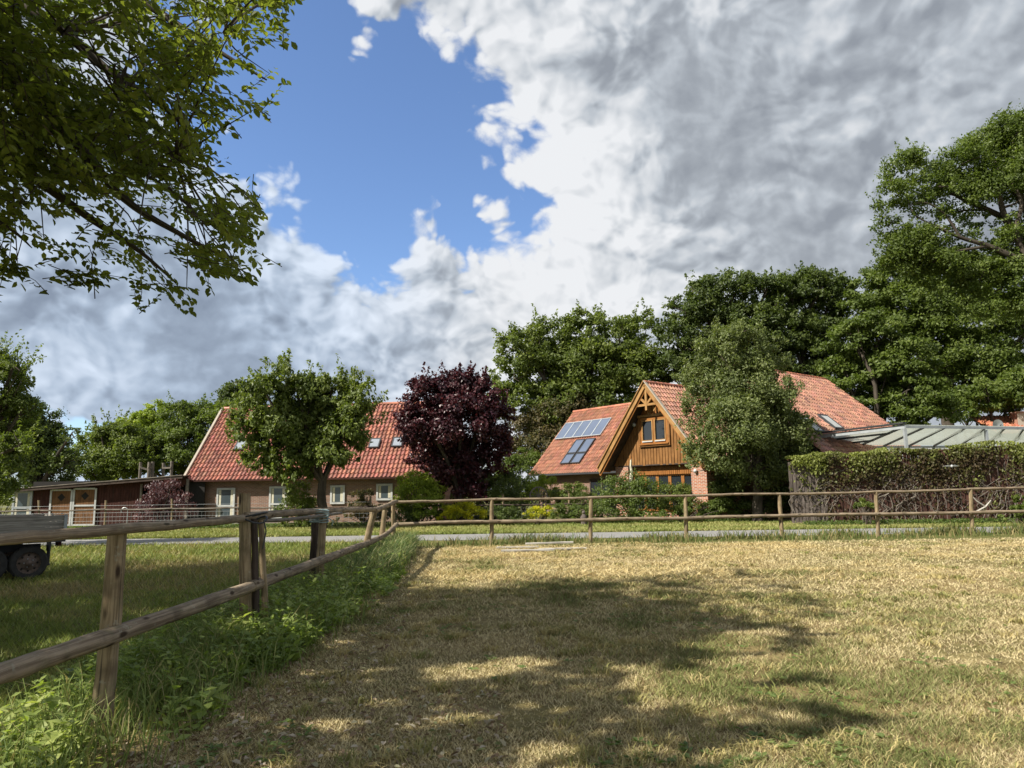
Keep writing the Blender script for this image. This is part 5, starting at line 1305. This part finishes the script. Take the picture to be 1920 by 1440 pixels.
tree('poplar_tree', 'pale far tree with a pointed top behind the stable', 'tree', (gx(290, 75), 75), 3, .3,
     PL_([(290, 775, 22), (270, 795, 26), (300, 800, 30), (245, 805, 26), (280, 830, 34)], 75),
     14000, .30, LIME, LG, clump=.36, per=60, gaps=.1)
tree('maple_tree', 'mid green tree beside the verge of the cottage roof', 'tree', (gx(345, 58), 58), 2.5, .35,
     PL_([(335, 790, 34), (370, 785, 34), (400, 800, 30), (310, 830, 36), (350, 840, 44), (390, 850, 36), (315, 870, 30), (360, 885, 30), (345, 768, 18), (430, 790, 34), (280, 870, 34)], 58),
     34000, .23, GREEN_MID, LG, clump=.36, per=70, gaps=.05, sprays=50, slen=1.1)
tree('ash_tree', 'grey-green tree top showing above the cottage ridge', 'tree', (gx(450, 66), 66), 4, .35,
     PL_([(440, 740, 24), (465, 745, 24), (425, 755, 18), (450, 770, 34), (480, 765, 26), (445, 722, 12)], 66),
     14000, .25, GREEN_DARK, LG, clump=.38, per=60, gaps=.12)
# shrubs
def shrub(name, label, items, Y, n, L, palette, m=None, **kw):
    ls = PL_(items, Y); cx = sum(l[0] for l in ls) / len(ls); root = empty(name, (cx, Y, 0)); tag(root, label, 'shrub', 'garden shrubs beyond the lane')
    kw = dict(dict(clump=.40, per=60, gaps=.03, inner=.25), **kw)
    V, Fq, C, CC = leaf_cloud(ls, n, L, palette, **kw); V[:, 2] = np.maximum(V[:, 2], .01)
    o = np_mesh('foliage', V, Fq, m or M_LEAF, root, colr=C); o['kind'] = 'stuff'
    mb = MB(); ii = rng.choice(len(CC), min(14, len(CC)), replace=False)
    for i in ii: mb.tube([(cx + rng.normal(0, .1), Y + rng.normal(0, .1), 0), ((cx + CC[i][0]) / 2, (Y + CC[i][1]) / 2, CC[i][2] * .6), CC[i]], [.03, .02, .008], 4, False)
    mb.build('stems', M_BARK, root)['kind'] = 'stuff'; return root
shrub('weeping_shrub', 'dome-shaped weeping purple shrub before the stable opening', [(308, 932, 30), (285, 950, 26), (335, 950, 26), (300, 970, 34), (320, 915, 16), (270, 972, 18)], 38.5, 9000, .13, [(0, (.05, .025, .028)), (.5, (.11, .06, .062)), (1, (.20, .12, .115))], M_PURPLE, droop=2.2, asp=.4, up=.3)
shrub('lime_bush', 'bright lime-green round bush at the cottage corner', [(785, 925, 34), (765, 900, 18), (810, 930, 26), (760, 940, 24), (770, 960, 24), (800, 955, 26), (790, 905, 22)], 35.9, 13000, .10, LIME)
shrub('dark_bush', 'dark green bush low under the lime-green bush', [(780, 970, 20), (810, 968, 20), (750, 968, 18), (838, 960, 16)], 35.4, 5000, .09, GREEN_DARK)
shrub('yellow_bush', 'large yellow-flowered bush below the purple tree', [(845, 965, 18), (868, 960, 20), (893, 965, 16), (825, 972, 10)], 35.0, 6500, .075, YELLOW, up=.9)
shrub('yellow_bush', 'smaller yellow-flowered bush right of the large yellow one', [(1005, 965, 14), (1025, 962, 14), (990, 970, 10)], 35.0, 3500, .075, YELLOW, up=.9)
shrub('clipped_bush', 'dark rounded bush between the purple tree and the wagon wheel', [(925, 915, 24), (950, 912, 26), (975, 918, 20), (940, 940, 30), (965, 945, 26)], 38.0, 9000, .09, GREEN_DARK)
shrub('garden_bush', 'mid green bush mass between the purple tree and the farmhouse eave', [(975, 880, 26), (1005, 875, 24), (955, 870, 22), (990, 855, 20), (1030, 890, 18), (930, 890, 26), (960, 920, 30), (1000, 930, 30)], 57.0, 11000, .17, GREEN_MID)
shrub('garden_bush', 'dark low bush row on the horizon at the left end of the stable', [(20, 925, 16), (-10, 920, 20), (40, 915, 14), (60, 925, 14), (-40, 915, 24)], 60.0, 5000, .22, GREEN_DARK)
shrub('garden_bush', 'dark bush mass behind the trunk of the purple tree', [(820, 945, 26), (870, 950, 28), (910, 940, 28), (850, 925, 20), (950, 950, 24), (890, 915, 18)], 46.0, 8000, .14, GREEN_DARK)
shrub('fringe_bush', 'loose yellowish-green bush right of the wagon wheel', [(1005, 905, 20), (1025, 912, 20), (1000, 930, 22), (1035, 935, 20)], 39.0, 6000, .09, LIME, sprig=.3)
shrub('hedge_bush', 'low leafy bush below the solar roof eave', [(1060, 925, 18), (1085, 922, 18), (1045, 940, 22), (1080, 945, 24), (1105, 935, 16)], 37.5, 7500, .09, GREEN_FRESH)
shrub('laurel_bush', 'large green bush before the terrace windows and parasol', [(1150, 925, 30), (1185, 915, 30), (1215, 925, 28), (1165, 955, 36), (1205, 955, 36), (1135, 950, 24), (1235, 950, 20)], 36.2, 15000, .10, GREEN_MID, M_LEAF_GLOSS)
shrub('rose_bush', 'light green bush under the right terrace window', [(1255, 925, 18), (1280, 928, 20), (1262, 950, 24), (1290, 950, 22)], 36.5, 8000, .09, GREEN_FRESH)
shrub('ground_hedge', 'low mixed hedge along the verge below the dark bush', [(930, 965, 18), (955, 968, 18), (975, 970, 14), (905, 972, 12)], 35.2, 5500, .08, GREEN_DARK)
shrub('ground_hedge', 'low mixed hedge right of the small yellow bush', [(1050, 962, 18), (1080, 965, 18), (1110, 966, 18), (1065, 975, 12)], 35.2, 6500, .08, GREEN_MID)
shrub('ground_hedge', 'low leafy hedge at the foot of the brick pillar', [(1240, 970, 14), (1300, 965, 16), (1330, 960, 18), (1355, 955, 20), (1385, 962, 16), (1270, 972, 12), (1160, 975, 12), (1200, 976, 12)], 35.2, 9000, .085, GREEN_MID)
shrub('shade_bush', 'dark bush around the foot of the oval tree', [(1375, 935, 24), (1445, 945, 22), (1470, 935, 24), (1400, 955, 18), (1350, 925, 22), (1430, 968, 12), (1480, 960, 16)], 35.6, 8000, .09, GREEN_DARK)
shrub('wild_rose', 'pale straggly bush left of the cherry trunk', [(560, 930, 24), (545, 955, 22), (580, 955, 20), (535, 980, 14), (570, 975, 18)], 35.5, 6500, .10, GREEN_FRESH, sprig=.3)
shrub('wild_rose', 'pale straggly bush right of the cherry trunk', [(675, 945, 22), (690, 930, 12), (660, 965, 20), (700, 965, 22), (730, 960, 18), (640, 975, 14)], 37.0, 5500, .10, RUSTY, sprig=.3, gaps=.25)
shrub('fern_clump', 'bright fern-like plant at the foot of the creeper fence', [(1622, 943, 10), (1612, 950, 9), (1632, 952, 9)], 29.9, 900, .16, GREEN_FRESH)
shrub('fern_clump', 'green leafy plant at the far right foot of the creeper fence', [(1912, 940, 12), (1900, 965, 14), (1925, 960, 16), (1880, 972, 8)], 29.3, 1800, .14, GREEN_FRESH)
n = 26000   # ground cover along the garden edge
X = -34 + 62 * rng.random(n); Y = 35.3 - 5.0 * (X > 12) + rng.normal(0, .25, n)
P = np.stack([X, Y, .22 * rng.random(n) ** 1.3 + .02], -1)
V, Fq, kk = leaf_faces(P, sph(n), rng.normal(0, .4, (n, 3)) + (0, -.2, 1), .12, .05, .15)
C = pal(rng.random(n), [(0, (.05, .085, .02)), (1, (.14, .20, .045))])
tag(np_mesh('ground_cover', V, Fq, M_LEAF, colr=np.repeat(C, 4, 0)), 'low leafy ground cover along the garden edge beyond the verge', 'ground cover', kind='stuff')

# ------------------------------------------------------------------ overhanging tree at the upper left
OUT = [(620, -400), (560, -60), (542, 0), (528, 40), (545, 90), (543, 170), (500, 205), (450, 215), (398, 240), (412, 270), (395, 285), (432, 312), (440, 350), (455, 385), (497, 360), (492, 400), (470, 450), (468, 520), (430, 530), (395, 560), (340, 575),
       (285, 545), (245, 520), (238, 470), (222, 455), (190, 450), (160, 440), (130, 480), (100, 470), (60, 455), (40, 440), (0, 430), (-400, 520), (-2200, 700), (-2600, -2000), (400, -2400)]
OUT_EXTRA = [[(0, 470), (50, 500), (48, 520), (0, 525)], [(165, 500), (180, 480), (190, 575), (168, 560)]]
def in_poly(x, y, P):
    c = np.zeros(len(x), bool); j = len(P) - 1
    for i in range(len(P)):
        xi, yi = P[i]; xj, yj = P[j]
        c ^= ((yi > y) != (yj > y)) & (x < (xj - xi) * (y - yi) / (yj - yi + 1e-9) + xi); j = i
    return c
nt = empty('overhanging_tree', (-8.2, 4.6, 0)); tag(nt, 'near leafy tree whose branches hang into the upper left of the view', 'tree')
mb = MB(); mb.tube(smooth_path([(-8.2, 4.6, -.1), (-8.1, 4.7, 1.5), (-8.3, 4.8, 3.0), (-8.0, 5.0, 4.4)], 4), np.linspace(.34, .22, 13), 12, True, .1); mb.build('trunk', M_BARK, nt, smooth=True)
# crown volume as twig tips; the unseen part is filler shaped to cast SHADE
def crown_tips(n):
    c = np.array([-7.9, 5.0, 7.6]); v = sph(n); r = rng.random(n) ** .5
    P = c + v * r[:, None] * np.array([6.3, 5.6, 4.3]); return P
tips = crown_tips(9000)
px, py, dz = proj(tips)
vis = (dz > .1) & (px > -60) & (px < 1990) & (py > -60) & (py < 1500)
ins = in_poly(px, py, OUT)
gsh = tips[:, :2] - SUN_DIR[:2] / SUN_DIR[2] * tips[:, 2:3]           # where each tip's shade falls
SHADE = [(-40, -20), (-40, 13), (-6, 12.6), (-.9, 12.2), (.6, 11.6), (1.3, 10.9), (2.3, 10.7), (2.5, 9.3), (3.3, 8.5), (3.1, 7.7), (2.4, 7.2), (2.9, 6.2), (1.7, 5.9), (2.5, 5.2), (1.2, 4.6), (1.4, 3.4), (.5, 2), (0, -20)]
shd = in_poly(gsh[:, 0], gsh[:, 1], SHADE)
hol = fnoise(gsh[:, 0], gsh[:, 1], .85, 33, 2)
fleck = (np.abs(gsh[:, 0] + 3.0) < .75) & (np.abs(gsh[:, 1] - 4.6) < 1.0) & (rng.random(len(tips)) < .93)
k = ~fleck & (hol > .31) & (~vis | (ins & (dz > 5.8) & (rng.random(len(tips)) < .40))) & shd & (rng.random(len(tips)) < .60) & (tips[:, 2] > 3.0) & (np.linalg.norm(tips - CAM, axis=1) > 3.5)
tips = tips[k]; tvis = vis[k]
# extra dense tips inside the visible outline
m_ = 2250
u_ = rng.random(m_); qx = -40 + 590 * rng.random(m_); qy = -50 + 630 * rng.random(m_); Yq = 6.0 + 3.6 * rng.random(m_)
k = in_poly(qx, qy, OUT); 
dens2 = fnoise(qx, qy, .011, 91); k &= rng.random(m_) < np.clip((dens2 - .34) * 4, .10, 1) * np.interp(qy, [0, 380, 470, 580], [1, 1, .65, .45])
vt = np.array([at(a, b, c) for a, b, c in zip(qx[k], qy[k], Yq[k])])
for poly, nn in ((OUT_EXTRA[0], 8), (OUT_EXTRA[1], 7)):
    P_ = np.array(poly)
    for i in range(nn): w3 = rng.random(4); w3 /= w3.sum(); a = (P_ * w3[:, None]).sum(0); vt = np.vstack([vt, at(a[0], a[1], 7.2)])
alltips = np.vstack([tips, vt]); nvis = len(vt)
LV = []; LFc = []; LC = []; off = 0; tw = MB(); cand = []
flow = unit(np.array([.75, .15, -.35]))
for i, tp in enumerate(alltips):
    visible = i >= len(tips) or tvis[i]
    d = unit(flow * .75 + rng.normal(0, .55, 3)); ln = .38 + .30 * rng.random()
    st_ = tp - d * ln * .8
    if visible: tw.tube([st_, (st_ + tp) / 2 + rng.normal(0, .02, 3), tp], [.006, .004, .0025], 3, False)
    m = int(rng.integers(12, 18)) if visible else 10
    s = np.linspace(.1, 1, m); sd = unit(np.cross(d, UP)); side = np.where(np.arange(m) % 2, 1, -1)[:, None]
    P = st_ + d * (s * ln)[:, None] + sd * side * .035 + rng.normal(0, .012, (m, 3)) + UP * -.02
    Dr = d * .7 + sd * side * .8 + rng.normal(0, .25, (m, 3)) + (0, 0, -.35)
    N = rng.normal(0, .38, (m, 3)) + (0, 0, 1)
    L = (.075 + .035 * rng.random(m)) * (1 if visible else 1.9)
    V, Fq, kk = leaf_faces(P, Dr, N, L, L * .56, .14, six=True)
    if visible: cand.append((off + np.arange(m) * 6, i))
    LV.append(V); LFc.append(Fq.reshape(-1, 4) + off); off += len(V)
    c = pal(np.clip(rng.random() * .5 + .25 + rng.normal(0, .15, m), 0, 1), [(0, (.085, .11, .024)), (.5, (.145, .175, .036)), (1, (.235, .25, .06))]); LC.append(np.repeat(c, 6, 0))
V = np.vstack(LV); C = np.vstack(LC)
nl = len(V) // 6; cen = V.reshape(nl, 6, 3).mean(1); pxl, pyl, dzl = proj(cen)
ar = V.reshape(nl, 6, 3); nrm = np.cross(ar[:, 3] - ar[:, 0], ar[:, 2] - ar[:, 4]); vd = unit(cen - CAM); size = np.abs((nrm * vd).sum(1)) / dzl ** 2
vis_ = (pxl > 0) & (pxl < 1920) & (pyl > 0) & (pyl < 1440) & (dzl > 0)
pick = np.argsort(-(size * vis_))[:300]; keepm = np.ones(nl, bool); keepm[pick] = False
def six_faces(n): I = np.arange(n)[:, None] * 6; return np.stack([I + np.array([[0, 1, 2, 3]]), I + np.array([[0, 3, 4, 5]])], 1).reshape(-1, 4)
rest = ar[keepm].reshape(-1, 3); rc = C.reshape(nl, 6, 3)[keepm].reshape(-1, 3)
o = np_mesh('foliage', rest, six_faces(keepm.sum()), M_THIN, nt, colr=rc); o['kind'] = 'stuff'
for j in pick: np_mesh('leaf', ar[j], six_faces(1), M_THIN, nt, colr=C.reshape(nl, 6, 3)[j])
# limbs and branches leading through the crown
def limb(P, r0, r1, nm='limb'):
    P = smooth_path(P, 5); mb = MB(); mb.tube(P, np.linspace(r0, r1, len(P)), 8, False, .08); mb.build(nm, M_BARK, nt, smooth=True)
hub = np.array([-8.0, 5.0, 4.4])
for pts_, r0 in (([(-300, 180, 7.5), (-60, 240, 7.6), (60, 330, 7.6), (170, 410, 7.6), (260, 470, 7.5), (330, 530, 7.4)], .055), ([(-300, 60, 7.0), (0, 130, 7.2), (130, 250, 7.2), (230, 370, 7.1), (340, 440, 7.0), (420, 480, 7)], .055),
                 ([(-250, -100, 7.5), (60, 20, 7.7), (200, 130, 7.8), (330, 220, 7.8), (400, 330, 7.8)], .06), ([(-200, -300, 8), (100, -120, 8.2), (280, 10, 8.3), (400, 90, 8.3), (500, 150, 8.4)], .06),
                 ([(-250, 330, 7), (-60, 390, 7), (20, 430, 7), (60, 465, 7)], .03), ([(-100, -500, 8.5), (200, -250, 8.6), (400, -100, 8.8), (520, 10, 9)], .06)):
    limb([hub] + [at(*p) for p in pts_], r0 * 1.9, r0 * .16)
# fine branches along the crown
br_ = MB()
anchors = [at(x, y, 7.4) for x, y in ((40, 250), (120, 60), (220, 180), (330, 120), (150, 330), (260, 320), (420, 60), (0, 120), (330, 300))]
for i in rng.choice(len(vt), 150, replace=False):
    a = min(anchors, key=lambda q: np.linalg.norm(q - vt[i]) + (1.0 if q[0] > vt[i][0] else 0) + rng.random() * .6)
    br_.tube(smooth_path([a, (a + vt[i]) / 2 + (0, 0, .12) + rng.normal(0, .08, 3), vt[i]], 3), [.016, .014, .012, .010, .008, .006, .003], 4, False)
for x0_, pth in ((0, [(175, 470), (172, 500), (176, 530), (178, 560)]), (0, [(20, 380), (45, 420), (30, 490)])):
    br_.tube(smooth_path([at(x, y, 7.2) for x, y in pth], 4), .006, 4, False)
tag(br_.build('branches', M_BARK, nt), kind='stuff'); tag(tw.build('twigs', M_BARK, nt), kind='stuff')
for e_ in ((-10.5, 3.0, 9.0), (-6, 4, 9.5), (-9, 8, 8.5), (-5.5, 7.5, 8.6), (-11, 6.5, 7.5)): limb([hub, hub * .5 + np.array(e_) * .5 + (0, 0, .4), e_], .13, .03)
# neighbour tree outside the view whose shade reaches the left lawn
tree('shade_tree', 'tree just outside the left of the view that shades the lawn by the trailer', 'tree', (-16.5, 9.5), 3.5, .3,
     [(-16.5, 9.5, 7.5, 4.4), (-13.0, 10.6, 6.4, 2.9), (-19, 9, 6.5, 3.0), (-14, 6.6, 7.0, 3.2), (-12.4, 11.2, 4.2, 1.8), (-12, 8.8, 7.0, 2.4)], 13000, .32, GREEN_MID, clump=.36, per=60, gaps=.2)
